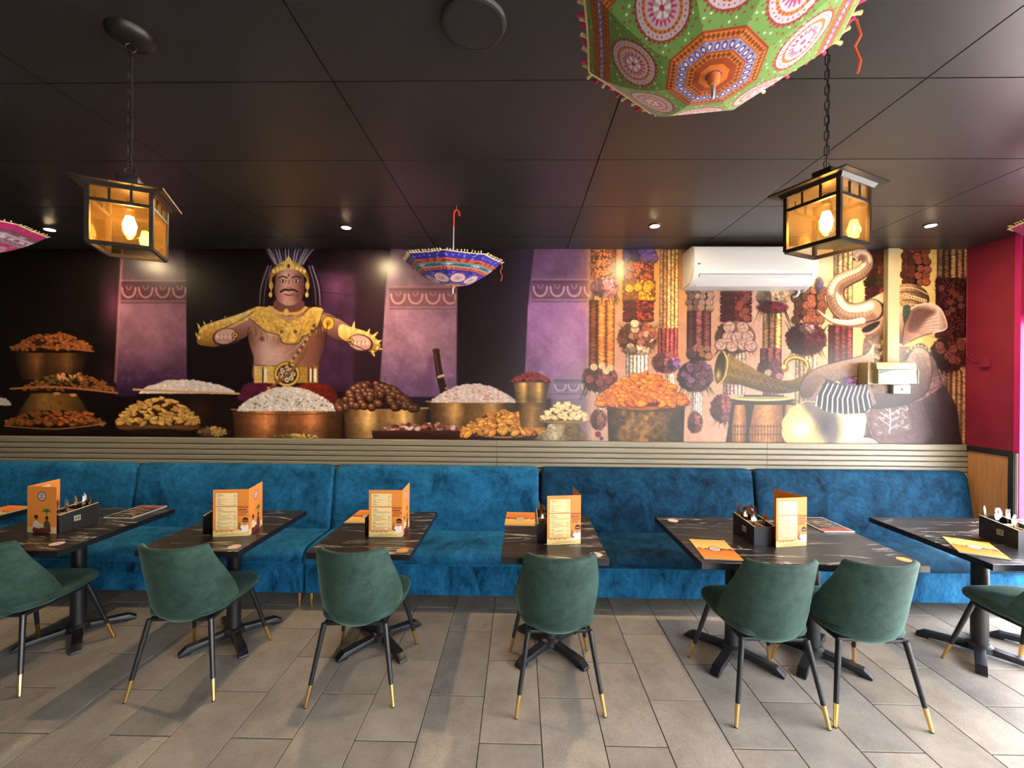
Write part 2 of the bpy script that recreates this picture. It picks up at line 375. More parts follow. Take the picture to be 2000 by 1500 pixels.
def nuts(C, x0, x1, base, peak, col, n, size, asp=.55, sk=0., dark=(60, 30, 12), hi=(255, 230, 180)):
    r = C.rng; C.poly(pile_outline(x0, x1, base, peak, r, sk=sk), dark)
    items = []
    for i in range(n):
        t = r.uniform(.02, .98); top = base - (base - peak) * math.sin(math.pi * t ** (1 + sk)) ** .8
        y = base - (base - top) * r.uniform(0, 1) ** .9; items.append((y, x0 + t * (x1 - x0)))
    items.sort()
    for y, x in items:
        a = r.uniform(-.7, .7); q = size * r.uniform(.8, 1.15); c = jit(r, col, .16)
        C.ell(x + .4, y + 1, q * 1.12, q * asp * 1.25, dark, a, al=.8)
        C.ell(x, y, q, q * asp, c, a)
        C.ell(x - q * .15, y - q * asp * .3, q * .55, q * asp * .35, np.clip(c * 1.28 + 10, 0, 255), a, soft=1.5, al=.75)
        if r.rand() < .3: C.line([(x - q * .5 * math.cos(a), y - q * .5 * math.sin(a)), (x + q * .5 * math.cos(a), y + q * .5 * math.sin(a))], .7, dark, .6)

def rice(C, x0, x1, base, peak, col=(222, 205, 198), n=240, sk=0.):
    r = C.rng; C.poly(pile_outline(x0, x1, base, peak, r, sk=sk), np.array(col) * .9)
    for i in range(n):
        t = r.uniform(.02, .98); top = base - (base - peak) * math.sin(math.pi * t ** (1 + sk)) ** .8
        y = base - (base - top) * r.uniform(0, 1) + 1; x = x0 + t * (x1 - x0); k = r.uniform(.84, 1.08)
        C.ell(x, y, r.uniform(1.5, 4), r.uniform(1, 2.2), np.clip(np.array(col) * k, 0, 255), r.uniform(-1, 1), soft=1.4, al=.8)

def pot(C, x0, x1, y0, y1, inset, col, rim=None, hl=.5, dark=.35):
    c = np.array(col, float); d = c * dark; h = np.clip(c * (1 + hl) + 12, 0, 255)
    P = [(x0, y0), (x1, y0), (x1 - inset * .4, (y0 + y1) / 2), (x1 - inset, y1), (x0 + inset, y1), (x0 + inset * .4, (y0 + y1) / 2)]
    C.poly(P, c, grad=('x', [(0, d), (.14, c * .8), (.3, h), (.42, c * .75), (.6, c), (.72, h * .92), (.86, c * .6), (1, d)]), tex=.16, ts=9)
    C.poly([(x0, y1 - (y1 - y0) * .3), (x1, y1 - (y1 - y0) * .3), (x1 - inset, y1 + 1), (x0 + inset, y1 + 1)], d, soft=(y1 - y0) * .5, al=.5)
    if rim is not None:
        C.ell((x0 + x1) / 2, y0, (x1 - x0) / 2 + 3, 3.2, np.array(rim) * .55, soft=1.2)
        C.line([(x0 - 3, y0 - .5), ((x0 + x1) / 2, y0 + 2), (x1 + 3, y0 - .5)], 1.8, rim)

def rose(C, x, y, R, col):
    r = C.rng; c = np.array(col, float); C.ell(x, y + 1, R * 1.1, R * 1.05, c * .38, soft=1.6)
    C.ell(x, y, R, R * .95, c); a0 = r.uniform(0, 6.28)
    for k, q in enumerate((.86, .62, .4, .2)):
        a = a0 + k * 1.9; pts = [(x + R * q * math.cos(a + t), y + R * q * .92 * math.sin(a + t)) for t in np.linspace(0, 4.7, 9)]
        C.line(pts, max(.8, R * .13), c * (.55 if k % 2 == 0 else .48), .85)
        a += .5; pts = [(x + R * (q - .09) * math.cos(a + t), y + R * (q - .09) * .92 * math.sin(a + t)) for t in np.linspace(0, 3.6, 8)]
        C.line(pts, max(.7, R * .11), np.clip(c * 1.2 + 14, 0, 255), .7)

def puff(C, x0, x1, y0, y1, col, n, size=3.2, spread=.22, shade=True):
    r = C.rng; cx, cy, rx, ry = (x0 + x1) / 2, (y0 + y1) / 2, (x1 - x0) / 2, (y1 - y0) / 2
    C.ell(cx, cy, rx, ry, np.array(col) * .5, soft=4)
    for i in range(n):
        a = r.uniform(0, 6.283); q = math.sqrt(r.uniform(0, 1)) * 1.02
        x = cx + rx * q * math.cos(a); y = cy + ry * q * math.sin(a)
        k = 1.0 - .38 * ((x - cx) / rx < -.1) * shade - .18 * ((y - cy) / ry > .3) * shade
        C.ell(x, y, size * r.uniform(.6, 1.2), size * r.uniform(.35, .7), jit(r, np.array(col) * k, spread), r.uniform(0, 3.1), soft=1.2, al=.9)

def leaves(C, x0, x1, y, L, col=(58, 60, 32), n=16, up=False):
    r = C.rng
    for i in range(n):
        x = r.uniform(x0, x1); t = (x - (x0 + x1) / 2) / ((x1 - x0) / 2 + 1e-6); l = L * r.uniform(.6, 1.1) * (-1 if up else 1)
        C.line([(x, y), (x + t * 5, y + l * .5), (x + t * 11, y + l)], 2.2, jit(r, col, .35), .9, sm=3, w2=.4)

def strands(C, x0, x1, y0, y1, cols, k, bead=2.6):
    r = C.rng; w = (x1 - x0) / k
    for i in range(k):
        cx = x0 + (i + .5) * w; t = (i + .5) / k
        c0 = np.array(cols[i % len(cols)], float) * (.62 + .5 * min(1, t * 1.5) - .12 * (t > .85))
        C.poly([(cx - w / 2, y0), (cx + w / 2, y0), (cx + w / 2, y1), (cx - w / 2, y1)], c0 * .55, soft=.8,
               grad=('x', [(0, c0 * .38), (.45, c0 * .95), (1, c0 * .42)]))
        y = y0
        while y < y1:
            C.ell(cx + r.uniform(-.8, .8), y, w * .4, bead * .6, jit(r, c0 * 1.08, .2), r.uniform(-.5, .5), soft=1.1, al=.75); y += bead

def mound(C, x0, x1, y0, y1, col, kind, n=60):
    """one section of a hanging flower garland"""
    r = C.rng; cx = (x0 + x1) / 2; w = x1 - x0
    if kind == 'ring':
        m = max(2, int((y1 - y0) / 15)); h = (y1 - y0) / m
        for i in range(m):
            a = y0 + i * h
            C.poly([(x0 - 1, a + h * .5), (x0 + 2, a), (x1 - 2, a), (x1 + 1, a + h * .5), (x1 - 2, a + h), (x0 + 2, a + h)], np.array(col) * .5, sm=4)
            puff(C, x0, x1, a, a + h, col, n // m, 2.8)
    elif kind == 'petal':
        C.poly([(x0, y0), (x1, y0), (x1, y1), (x0, y1)], np.array(col) * .5)
        for i in range(n):
            x = r.uniform(x0, x1); t = (x - x0) / w; k = .5 + .75 * math.sin(math.pi * min(1, .12 + .75 * t))
            C.ell(x, r.uniform(y0, y1), r.uniform(1.6, 3.6), r.uniform(1.2, 2), jit(r, np.array(col) * k, .25), r.uniform(0, 3), soft=1.2, al=.9)
    elif kind == 'rose':
        puff(C, x0, x1, y0, y1, np.array(col) * .6, n // 2)
        R = max(4.0, w / 7.0)
        for yy in np.arange(y0 + R * .8, y1 - R * .4, R * 1.65):
            for j in range(4):
                x = x0 + (j + .5 + .3 * r.uniform(-1, 1)) * w / 4; t = (x - cx) / (w / 2)
                if abs(t) < 1: rose(C, x, yy + r.uniform(-2, 2), R * r.uniform(.85, 1.15), jit(r, np.array(col) * (.72 + .34 * (t > -.2)), .14))

def frieze(C, x0, x1, y, h, lt, dk, step):
    C.poly([(x0, y), (x1, y), (x1, y + h), (x0, y + h)], dk, al=.8)
    C.line([(x0, y), (x1, y)], 3, np.array(lt) * .8, .7); C.line([(x0, y + 5), (x1, y + 5)], 1.5, np.array(dk) * .6, .8)
    x = x0 + step * .5
    while x < x1 - 2:
        for R, c, wd in ((step * .4, lt, 4.2), (step * .14, np.array(lt) * .8, 3)):
            pts = [(min(x + R * math.sin(a), x1), y + 9 + h * .62 * (R / (step * .4)) * math.cos(a * .96) ** .7) for a in np.linspace(-1.5, 1.5, 11)]
            C.line(pts, wd, c, .85)
        C.ell(min(x + step * .5, x1), y + h * .78, 2, 4, np.array(lt) * .7, al=.7)
        x += step
    C.line([(x0, y + h + 1), (x1, y + h + 1)], 3, np.array(lt) * .75, .7); C.line([(x0, y + h + 5), (x1, y + h + 5)], 2, np.array(dk) * .7, .6)

def pillar(C, P, top, mid, low, fy, step, lt, dk):
    x0 = min(p[0] for p in P) ; x1 = max(p[0] for p in P)
    C.poly(P, mid, soft=3, grad=('y', [(0, top), (.18, top), (.4, mid), (.62, mid), (1, low)]), tex=.22, ts=26)
    C.glow((x0 + x1) / 2 + 8, fy + 95, (x1 - x0) * .42, 95, np.clip(np.array(mid) * 1.22, 0, 255), .5)
    for i in range(120):
        C.ell(C.rng.uniform(x0 + 8, x1 - 8), C.rng.uniform(fy + 50, fy + 200), C.rng.uniform(2, 9), C.rng.uniform(1, 4), jit(C.rng, np.array(mid) * C.rng.choice([.86, 1.12]), .05), C.rng.uniform(0, 3), soft=4, al=.22)
    fx0 = [p[0] for p in P][0]; frieze(C, fx0 - 4, x1 - 4, fy, 38, lt, dk, step)

def mural():
    C = Canvas(MU0, MU1, MV0, MV1, MS, (17, 10, 12)); r = C.rng
    # --- dark hall, left
    C.poly([(-20, 480), (1170, 480), (1170, 875), (-20, 875)], (20, 11, 14), grad=('x', [(0, (17, 12, 9)), (.25, (16, 9, 10)), (.5, (30, 17, 24)), (.85, (38, 24, 40)), (1, (58, 40, 60))]), tex=.2, ts=40)
    C.glow(222, 600, 42, 110, (104, 52, 80), .8); C.glow(214, 730, 36, 50, (62, 34, 40), .6)
    pillar(C, [(239, 480), (360, 480), (364, 600), (366, 775), (226, 775), (230, 600)], (68, 50, 60), (128, 88, 106), (46, 24, 58), 549, 33, (160, 106, 106), (64, 34, 52))
    C.line([(238, 487), (233, 600), (226, 745)], 6, (150, 98, 108), .6, soft=3)
    # wall behind the figure
    C.poly([(600, 530), (694, 535), (700, 760), (600, 760)], (74, 42, 70), soft=18, tex=.25, ts=24, al=.9)
    C.glow(655, 560, 46, 50, (112, 66, 100), .8); C.line([(620, 570), (690, 577)], 2, (52, 28, 50), .7); C.line([(668, 600), (662, 740)], 1.5, (40, 20, 36), .7)
    C.poly([(698, 480), (752, 480), (746, 640), (738, 775), (690, 775)], (46, 25, 36), soft=8)
    pillar(C, [(764, 480), (893, 480), (893, 600), (893, 775), (741, 775), (753, 560)], (104, 76, 96), (152, 110, 130), (100, 72, 110), 560, 34, (190, 136, 132), (112, 70, 82))
    C.poly([(893, 480), (1034, 480), (1030, 600), (1022, 780), (893, 780)], (30, 16, 26), soft=7, grad=('x', [(0, (26, 13, 20)), (.6, (32, 18, 28)), (1, (52, 34, 56))]))
    pillar(C, [(1042, 480), (1160, 480), (1160, 775), (1100, 780), (1024, 775), (1030, 600)], (104, 70, 104), (146, 102, 150), (112, 84, 124), 545, 33, (180, 134, 152), (92, 58, 88))
    C.glow(1110, 690, 60, 130, (176, 134, 172), .5); C.poly([(1078, 735), (1160, 735), (1160, 860), (1078, 860)], (128, 112, 142), soft=8, al=.7)
    frieze(C, 1082, 1150, 738, 26, (158, 140, 165), (104, 88, 122), 26)
    # staff leaning by the pillar
    C.poly([(820, 772), (838, 700), (850, 690), (846, 772)], (96, 60, 92), soft=8, al=.6)
    C.line([(852, 686), (860, 736), (871, 774)], 12, (44, 27, 22), w2=16); C.line([(850, 690), (858, 735)], 3, (92, 60, 44), .8); C.ell(852, 684, 7.5, 4, (58, 38, 30)); C.line([(857, 736), (866, 733)], 5, (196, 168, 148))
    # --- vessels, far left
    pot(C, 30, 172, 690, 742, 14, (88, 56, 26), hl=.35, dark=.3); nuts(C, 22, 182, 684, 651, (138, 78, 38), 130, 5, .6, dark=(52, 25, 10))
    C.line([(20, 678), (100, 679), (184, 687)], 2.4, (150, 96, 62))
    nuts(C, 44, 226, 762, 730, (124, 78, 38), 120, 4.6, .6, dark=(46, 26, 10))
    for i in range(26): C.ell(r.uniform(90, 150), r.uniform(732, 750), 4, 2, jit(r, (96, 92, 44), .2), r.uniform(-1, 1)); 
    for i in range(18): C.ell(r.uniform(115, 160), r.uniform(730, 742), 4, 2, jit(r, (226, 150, 108), .15), r.uniform(-1, 1))
    C.poly([(62, 768), (150, 768), (186, 822), (26, 822)], (122, 84, 36), grad=('x', [(0, (40, 24, 10)), (.4, (150, 106, 48)), (.7, (104, 70, 30)), (1, (30, 17, 8))]), soft=4, tex=.2, ts=8)
    C.line([(22, 760), (110, 756), (230, 768)], 3.6, (176, 112, 70)); C.ell(112, 769, 7, 2.6, (200, 150, 90)); C.ell(144, 772, 7, 3, (200, 150, 90))
    C.ell(108, 836, 102, 9, (28, 17, 9)); nuts(C, 10, 206, 830, 801, (134, 78, 36), 120, 7, .5, dark=(46, 22, 8))
    for i in range(34): nx, ny = r.uniform(112, 190), r.uniform(806, 828); C.ell(nx, ny + 1, 7, 4, (60, 26, 10)); C.ell(nx, ny, 6.4, 3.2, jit(r, (184, 98, 46), .12), r.uniform(-.4, .4))
    C.line([(10, 832), (110, 838), (206, 828)], 2, (186, 132, 74), .9); rice(C, -12, 22, 790, 777, n=60)
    # --- rice tray and cashews
    C.poly([(268, 768), (462, 768), (452, 856), (276, 856)], (24, 14, 11), soft=4); C.glow(392, 800, 50, 40, (84, 52, 30), .5)
    rice(C, 272, 462, 767, 741, (238, 222, 214), 260, -.1); C.line([(262, 761), (360, 765), (468, 769)], 4, (214, 164, 112))
    puff(C, 388, 446, 834, 852, (196, 152, 92), 90, 3)
    C.ell(310, 833, 82, 12, (108, 72, 40)); C.glow(320, 838, 60, 8, (176, 128, 76), .8); C.ell(310, 843, 66, 7, (36, 20, 12), soft=4, al=.8)
    nuts(C, 229, 391, 828, 776, (206, 156, 84), 150, 8.4, .42, dark=(66, 36, 12))
    # --- figure: a plain crowned man at the feast (a generic stand-in)
    SK, SD, SH, GO, GD = (186, 134, 120), (112, 68, 62), (222, 182, 170), (214, 170, 76), (130, 92, 36)
    C.poly([(502, 596), (508, 545), (525, 512), (560, 498), (600, 512), (616, 545), (622, 594), (606, 606), (520, 606)], (30, 18, 24), sm=4)
    for sx in (-1, 1):
        for k in range(5):
            C.line([(566 + sx * (34 + k * 3), 520), (566 + sx * (44 + k * 4), 560), (566 + sx * (47 + k * 4), 596)], 3, (96 + 16 * k, 84 + 14 * k, 106 + 14 * k) if k % 2 else (40, 26, 38), .8, w2=1.5)
    for k in range(17):
        a = -1.15 + 2.3 * k / 16; C.line([(563 + 30 * math.sin(a), 516), (563 + 44 * math.sin(a), 500 - 10 * math.cos(a)), (563 + 52 * math.sin(a) + r.uniform(-4, 4), 490 - 8 * math.cos(a))], 4, (150, 138, 150) if k % 3 else (80, 64, 96), .9, w2=1.5)
    C.poly([(525, 552), (531, 526), (563, 508), (596, 526), (604, 552), (590, 536), (563, 526), (538, 536)], GO, sm=4, grad=('x', [(0, GD), (.4, (226, 190, 104)), (1, GD)]), tex=.3, ts=4)
    for k in range(9): C.ell(534 + k * 7.5, 532 - 10 * math.sin(math.pi * (k + .5) / 9), 3, 4, (236, 204, 130)); 
    C.poly([(553, 528), (563, 500), (574, 528), (563, 540)], (224, 190, 108), sm=3); C.ell(563, 520, 3, 4, (120, 50, 60))
    # torso and arms
    C.poly([(486, 625), (505, 604), (563, 596), (625, 606), (640, 630), (634, 680), (622, 720), (610, 745), (502, 745), (496, 700), (484, 660)], SK, sm=5, grad=('x', [(0, SD), (.28, (206, 164, 152)), (.5, (190, 142, 128)), (.75, (150, 98, 84)), (1, (76, 42, 38))]), tex=.1, ts=10)
    C.glow(520, 690, 40, 52, SH, .75); C.glow(585, 690, 34, 50, (120, 76, 66), .5); C.ell(512, 662, 4.5, 4.5, (110, 60, 52), soft=3); C.glow(545, 668, 30, 16, (110, 66, 58), .5)
    C.poly([(497, 608), (470, 626), (440, 640), (448, 672), (478, 660), (496, 645)], (178, 122, 110), sm=4, grad=('y', [(0, (206, 156, 142)), (1, (96, 54, 50))]))
    C.poly([(628, 612), (660, 622), (690, 645), (686, 668), (655, 664), (634, 648)], (150, 100, 88), sm=4, grad=('y', [(0, (196, 146, 132)), (1, (84, 46, 44))]))
    def cuff(pts, spikes):
        C.poly(pts, GO, sm=4, grad=('y', [(0, (236, 206, 140)), (.6, (204, 158, 72)), (1, (120, 82, 34))]), tex=.22, ts=5)
        for (ax, ay, bx, by) in spikes: C.line([(ax, ay), (bx, by)], 7, (232, 198, 124), w2=1)
    cuff([(384, 668), (392, 640), (420, 628), (470, 612), (494, 602), (488, 622), (462, 636), (440, 650), (428, 676), (400, 676)], [(392, 645, 386, 632), (402, 640, 398, 628), (414, 634, 412, 626), (388, 660, 382, 650), (440, 624, 440, 618)])
    cuff([(664, 634), (690, 640), (716, 648), (734, 660), (744, 676), (730, 690), (706, 680), (680, 668), (662, 656)], [(718, 652, 722, 642), (728, 658, 738, 648), (736, 668, 746, 664), (738, 680, 747, 682), (728, 688, 732, 696), (690, 640, 692, 628)])
    for (hx, hy, sgn) in ((440, 658, 1), (704, 670, -1)):
        C.ell(hx, hy, 25, 17, (66, 36, 38), .2 * -sgn); C.ell(hx + sgn, hy - 1, 22, 14.5, (206, 160, 150), .2 * -sgn)
        for k in range(4):
            fx = hx - sgn * 14 + sgn * k * 8; C.ell(fx, hy + 3, 5, 8, (190, 140, 130), .3 * sgn); C.ell(fx - 1, hy, 3.4, 4.5, (226, 186, 176), soft=2.4, al=.8); C.line([(fx + 4 * sgn, hy - 3), (fx + 5 * sgn, hy + 9)], 1.3, (96, 54, 52), .9)
        C.ell(hx + sgn * 19, hy - 3, 6.5, 6.5, (92, 60, 24)); C.ell(hx + sgn * 19, hy - 3, 5, 5, (216, 172, 84)); C.ell(hx + sgn * 19, hy - 3, 2.4, 2.4, (120, 76, 30))
    C.ell(641, 631, 12, 14, (110, 74, 26)); C.ell(641, 631, 10.6, 12.4, (226, 178, 66)); C.ell(641, 631, 5, 6, (176, 126, 44), al=.8)
    # collar
    C.poly([(486, 622), (494, 602), (520, 600), (540, 618), (563, 626), (590, 618), (610, 600), (632, 606), (622, 634), (606, 652), (590, 658), (580, 672), (552, 670), (545, 655), (520, 648), (502, 634)], GO, sm=3, grad=('y', [(0, (226, 184, 96)), (.6, (208, 164, 80)), (1, (186, 140, 62))]), tex=.32, ts=4)
    for k in range(26): t = k / 25; C.line([(488 + 142 * t, 640 + 22 * math.sin(math.pi * t)), (488 + 142 * t + r.uniform(-3, 3), 650 + 22 * math.sin(math.pi * t))], 3, (190, 146, 68) if k % 2 else (140, 100, 40), .7, w2=.8)
    C.poly([(538, 636), (563, 632), (590, 636), (578, 668), (556, 670)], (216, 174, 92), sm=3, tex=.3, ts=4); C.line([(538, 636), (552, 668), (566, 671), (580, 666), (590, 636)], 1.2, GD); C.ell(550, 648, 4, 4, GD); C.ell(577, 648, 4, 4, GD)
    # neck and head (plain)
    C.poly([(540, 584), (588, 584), (592, 608), (563, 618), (536, 608)], (118, 74, 66), sm=3); C.line([(526, 600), (545, 611), (563, 613), (584, 611), (597, 601)], 5.5, (222, 176, 84)); C.ell(559, 610, 5, 7, (232, 192, 104)); C.ell(545, 618, 4, 4, (200, 150, 66)); C.ell(576, 619, 4, 4, (200, 150, 66))
    C.poly([(537, 552), (541, 534), (563, 526), (588, 534), (594, 552), (593, 574), (584, 590), (564, 597), (545, 590), (537, 574)], (166, 112, 100), sm=5, grad=('x', [(0, (128, 78, 70)), (.35, (206, 156, 144)), (.6, (190, 138, 126)), (1, (90, 50, 48))]))
    C.glow(556, 540, 18, 12, (232, 200, 192), .7); C.glow(554, 568, 14, 12, (214, 166, 154), .6); C.glow(580, 578, 14, 16, (96, 56, 52), .6)
    for ex in (552, 578):
        C.line([(ex - 8, 543), (ex, 540), (ex + 8, 543)], 2.6, (40, 22, 22)); C.ell(ex, 549, 6.4, 3, (66, 36, 36)); C.ell(ex, 549, 5, 2.2, (222, 208, 204)); C.ell(ex, 549, 2, 2.2, (24, 14, 14))
    C.line([(564, 548), (563, 557), (560, 562), (568, 562)], 1.6, (110, 66, 60), .9); C.ell(562, 558, 3, 4, (214, 168, 156), soft=3, al=.7)
    C.line([(548, 570), (556, 566), (564, 567), (572, 566), (581, 570)], 4.2, (34, 20, 20), w2=3); C.line([(556, 575), (564, 577), (573, 575)], 2.4, (128, 62, 60)); C.ell(563, 538, 1.6, 3, (150, 50, 40))
    for ex in (529, 600): C.ell(ex, 558, 4, 8, (208, 166, 84)); C.ell(ex - 1, 576, 3.4, 5, (226, 186, 96)); C.line([(ex, 544), (ex, 572)], 2, (196, 156, 76))
    # sash, belt, cloth
    C.poly([(470, 768), (480, 750), (510, 744), (560, 758), (600, 748), (640, 752), (660, 772), (640, 790), (480, 785)], (86, 26, 42), sm=4, grad=('x', [(0, (84, 30, 60)), (.5, (98, 26, 36)), (.75, (138, 38, 26)), (1, (92, 28, 30))]), tex=.35, ts=7)
    C.poly([(497, 714), (622, 714), (622, 748), (497, 748)], (206, 164, 84), grad=('x', [(0, (226, 186, 104)), (.3, (214, 172, 88)), (1, (160, 114, 48))]), tex=.15, ts=6)
    for k, x in enumerate((519, 608, 616)): C.poly([(x - 2.5, 720), (x + 3, 720), (x + 3, 746), (x - 2.5, 746)], (238, 224, 206)); C.line([(x - 5, 718), (x - 5, 746)], 3, (96, 58, 30))
    C.line([(497, 714), (622, 716)], 1.4, (110, 76, 30)); C.ell(561, 731, 26, 25, (122, 86, 30)); C.ell(561, 731, 24, 23, (222, 182, 84)); C.ell(561, 731, 20, 19, (66, 44, 36))
    for k in range(8): a = k * .785; C.ell(561 + 12 * math.cos(a), 731 + 11 * math.sin(a), 5, 4.4, (216, 200, 176), a); C.ell(561 + 12 * math.cos(a), 731 + 11 * math.sin(a), 2, 2, (120, 92, 66))
    C.ell(561, 731, 4, 4, (212, 192, 160))
    C.line([(614, 636), (604, 672), (588, 702), (562, 732), (524, 760)], 7, (132, 92, 52), w2=5)
    for k in range(24): t = k / 23; x = 614 - 90 * t - 12 * math.sin(math.pi * t) * .2; y = 636 + 122 * t; C.ell(613 - 88 * t ** 1.25, y, 3, 2, (216, 172, 96) if k % 2 else (80, 56, 50), .6)
    for k in range(26): t = k / 25; C.ell(604 - 100 * t, 655 + 70 * t + 8 * math.sin(math.pi * t), 1.7, 1.7, (182, 170, 172))
    for P_ in ([(496, 700), (484, 660), (486, 640)], [(640, 630), (634, 680), (622, 714)], [(440, 640), (470, 626), (497, 608)], [(448, 672), (478, 660), (492, 648)], [(628, 612), (660, 622)], [(634, 648), (655, 664), (686, 668)], [(384, 668), (392, 640), (420, 628), (470, 612), (494, 602)], [(744, 676), (730, 690), (706, 680), (680, 668)], [(486, 622), (502, 634), (520, 648), (545, 655), (552, 670), (580, 672), (590, 658), (606, 652), (622, 634), (632, 606)]):
        C.line(P_, 1.5, (40, 22, 18), .8)
    # --- big copper pot with rice
    pot(C, 455, 672, 800, 856, 6, (158, 96, 56), (196, 132, 86)); C.line([(455, 806), (560, 810), (672, 806)], 1.6, (96, 54, 30), .8)
    rice(C, 464, 662, 801, 755, (240, 226, 214), 520)
    for i in range(50): C.ell(r.uniform(490, 640), r.uniform(775, 798), 2, 1.1, (112, 90, 84), r.uniform(-1, 1), al=.8)
    puff(C, 530, 622, 848, 858, (206, 166, 92), 80, 3)
    # brown sweets in a bronze pot
    pot(C, 672, 836, 797, 856, 5, (172, 126, 76), (206, 164, 116))
    C.poly(pile_outline(656, 818, 797, 744, r, sk=-.15), (42, 20, 16)); it = []
    for i in range(95):
        t = r.uniform(.03, .97); top = 797 - 50 * math.sin(math.pi * t ** .85) ** .8; it.append((797 - (797 - top) * r.uniform(0, 1) + 2, 656 + 162 * t))
    for y, x in sorted(it):
        q = r.uniform(7, 9.5); b = 1.05 - .35 * ((x - 656) / 162); C.ell(x, y, q, q * .95, np.array((56, 30, 22)) * b); C.ell(x - 1, y - 1.5, q * .8, q * .72, np.array((122, 74, 54)) * b, soft=3); C.ell(x - 2, y - 3.5, q * .35, q * .25, np.array((206, 156, 128)) * b, soft=2, al=.8)
    # --- meat board, tray, nuts, cup, seeds
    pot(C, 836, 1012, 784, 842, 10, (132, 96, 56), (176, 132, 88)); rice(C, 842, 1008, 784, 749, (226, 204, 196), 330)
    for i in range(30): C.ell(r.uniform(870, 980), r.uniform(758, 780), 3, 2, jit(r, (196, 140, 118), .1), r.uniform(-1, 1), al=.6)
    C.poly([(727, 841), (905, 838), (900, 858), (730, 858)], (78, 40, 30), grad=('y', [(0, (122, 70, 50)), (.25, (64, 32, 24)), (1, (40, 20, 16))]))
    for i in range(80):
        x = r.uniform(755, 900); y = 838 - r.uniform(0, 13) * math.sin(math.pi * (x - 750) / 156); C.ell(x, y, r.uniform(4, 7), r.uniform(2, 4), jit(r, [(176, 106, 88), (130, 74, 62), (214, 186, 182), (96, 52, 46)][r.randint(4)], .12), r.uniform(-.6, .6))
    C.ell(985, 846, 82, 8, (58, 38, 20)); C.line([(903, 846), (985, 854), (1066, 846)], 2.4, (196, 150, 84)); nuts(C, 902, 1068, 848, 804, (206, 138, 66), 130, 9, .55, dark=(70, 36, 14))
    C.poly([(1012, 784), (1068, 784), (1064, 835), (1018, 835)], (112, 84, 44), grad=('x', [(0, (70, 48, 26)), (.5, (158, 122, 68)), (1, (66, 46, 26))]), tex=.15)
    pot(C, 1002, 1074, 744, 786, 9, (150, 116, 66), (206, 168, 130)); nuts(C, 1002, 1074, 744, 727, (122, 42, 34), 70, 4, .6, dark=(58, 16, 14))
    C.poly([(1072, 828), (1132, 828), (1140, 842), (1166, 860), (1040, 860), (1066, 842)], (96, 82, 60), grad=('x', [(0, (70, 54, 34)), (.35, (196, 178, 146)), (.55, (104, 84, 54)), (1, (70, 58, 44))]), tex=.5, ts=5)
    C.ell(1103, 820, 54, 8, (122, 94, 52)); C.glow(1103, 822, 46, 6, (214, 176, 106), .8); nuts(C, 1058, 1150, 820, 785, (226, 200, 146), 120, 6, .4, dark=(96, 66, 30))
    # --- flower hall, right
    C.poly([(1150, 478), (1900, 478), (1900, 876), (1150, 876)], (214, 180, 160), soft=14, grad=('x', [(0, (184, 142, 124)), (.2, (194, 148, 120)), (.5, (206, 172, 154)), (.66, (222, 194, 150)), (.85, (226, 200, 132)), (1, (200, 160, 112))]))
    C.poly([(1150, 478), (1340, 478), (1340, 600), (1150, 600)], (206, 144, 80), soft=60, al=.75); C.glow(1290, 520, 60, 120, (222, 160, 84), .6)
    C.poly([(1150, 720), (1900, 720), (1900, 900), (1150, 900)], (210, 174, 160), soft=80, al=.6); C.glow(1680, 830, 70, 60, (250, 240, 214), .9)
    C.glow(1490, 660, 60, 200, (206, 172, 164), .5); C.vary(1150, 1892, 482, 870, .05, 20)
    # G1
    mound(C, 1152, 1202, 478, 545, (172, 104, 58), 'petal', 260); strands(C, 1150, 1200, 585, 716, [(150, 84, 44), (220, 140, 70), (196, 118, 60)], 3, 3)
    leaves(C, 1150, 1206, 572, 24); puff(C, 1152, 1207, 542, 580, (206, 140, 138), 150, 3.6); strands(C, 1166, 1183, 770, 804, [(226, 206, 190)], 4)
    leaves(C, 1142, 1200, 756, 24, (48, 48, 34)); puff(C, 1139, 1206, 712, 765, (136, 76, 78), 260, 3.6)
    for x, y in ((1160, 716), (1176, 714), (1192, 718), (1184, 724)): rose(C, x, y, 7, (226, 200, 160))
    for x, y in ((1172, 746), (1152, 740), (1190, 742)): rose(C, x, y, 8, (150, 82, 84))
    puff(C, 1154, 1186, 800, 838, (150, 98, 92), 120, 3); C.ell(1169, 848, 6, 6, (128, 40, 44)); C.ell(1176, 856, 4, 4, (90, 80, 150))
    # G2
    mound(C, 1217, 1276, 505, 548, (166, 88, 44), 'petal', 170); mound(C, 1216, 1280, 480, 508, (130, 92, 150), 'rose', 40); leaves(C, 1218, 1280, 504, 12, (104, 96, 50), 12)
    strands(C, 1222, 1266, 680, 745, [(236, 222, 204)], 6); mound(C, 1217, 1277, 546, 590, (240, 164, 34), 'ring', 200)
    for x, y in ((1228, 562), (1245, 560), (1263, 562)): rose(C, x, y, 8, (244, 178, 44))
    mound(C, 1218, 1274, 586, 628, (170, 74, 44), 'ring', 150); leaves(C, 1208, 1284, 640, 14, (96, 92, 40), 18, True); puff(C, 1207, 1284, 628, 690, (160, 104, 72), 300, 4)
    for i in range(13): rose(C, r.uniform(1216, 1276), r.uniform(640, 678), r.uniform(6, 8.5), [(172, 96, 84), (214, 176, 146), (190, 130, 110)][i % 3])
    rose(C, 1239, 631, 8, (236, 210, 176)); puff(C, 1216, 1276, 676, 692, (222, 190, 160), 80, 3)
    # G3
    strands(C, 1287, 1324, 478, 660, [(230, 184, 130), (214, 160, 104)], 5, 3); strands(C, 1284, 1324, 640, 700, [(186, 100, 84), (170, 92, 96)], 5); strands(C, 1300, 1317, 722, 750, [(236, 220, 200)], 4)
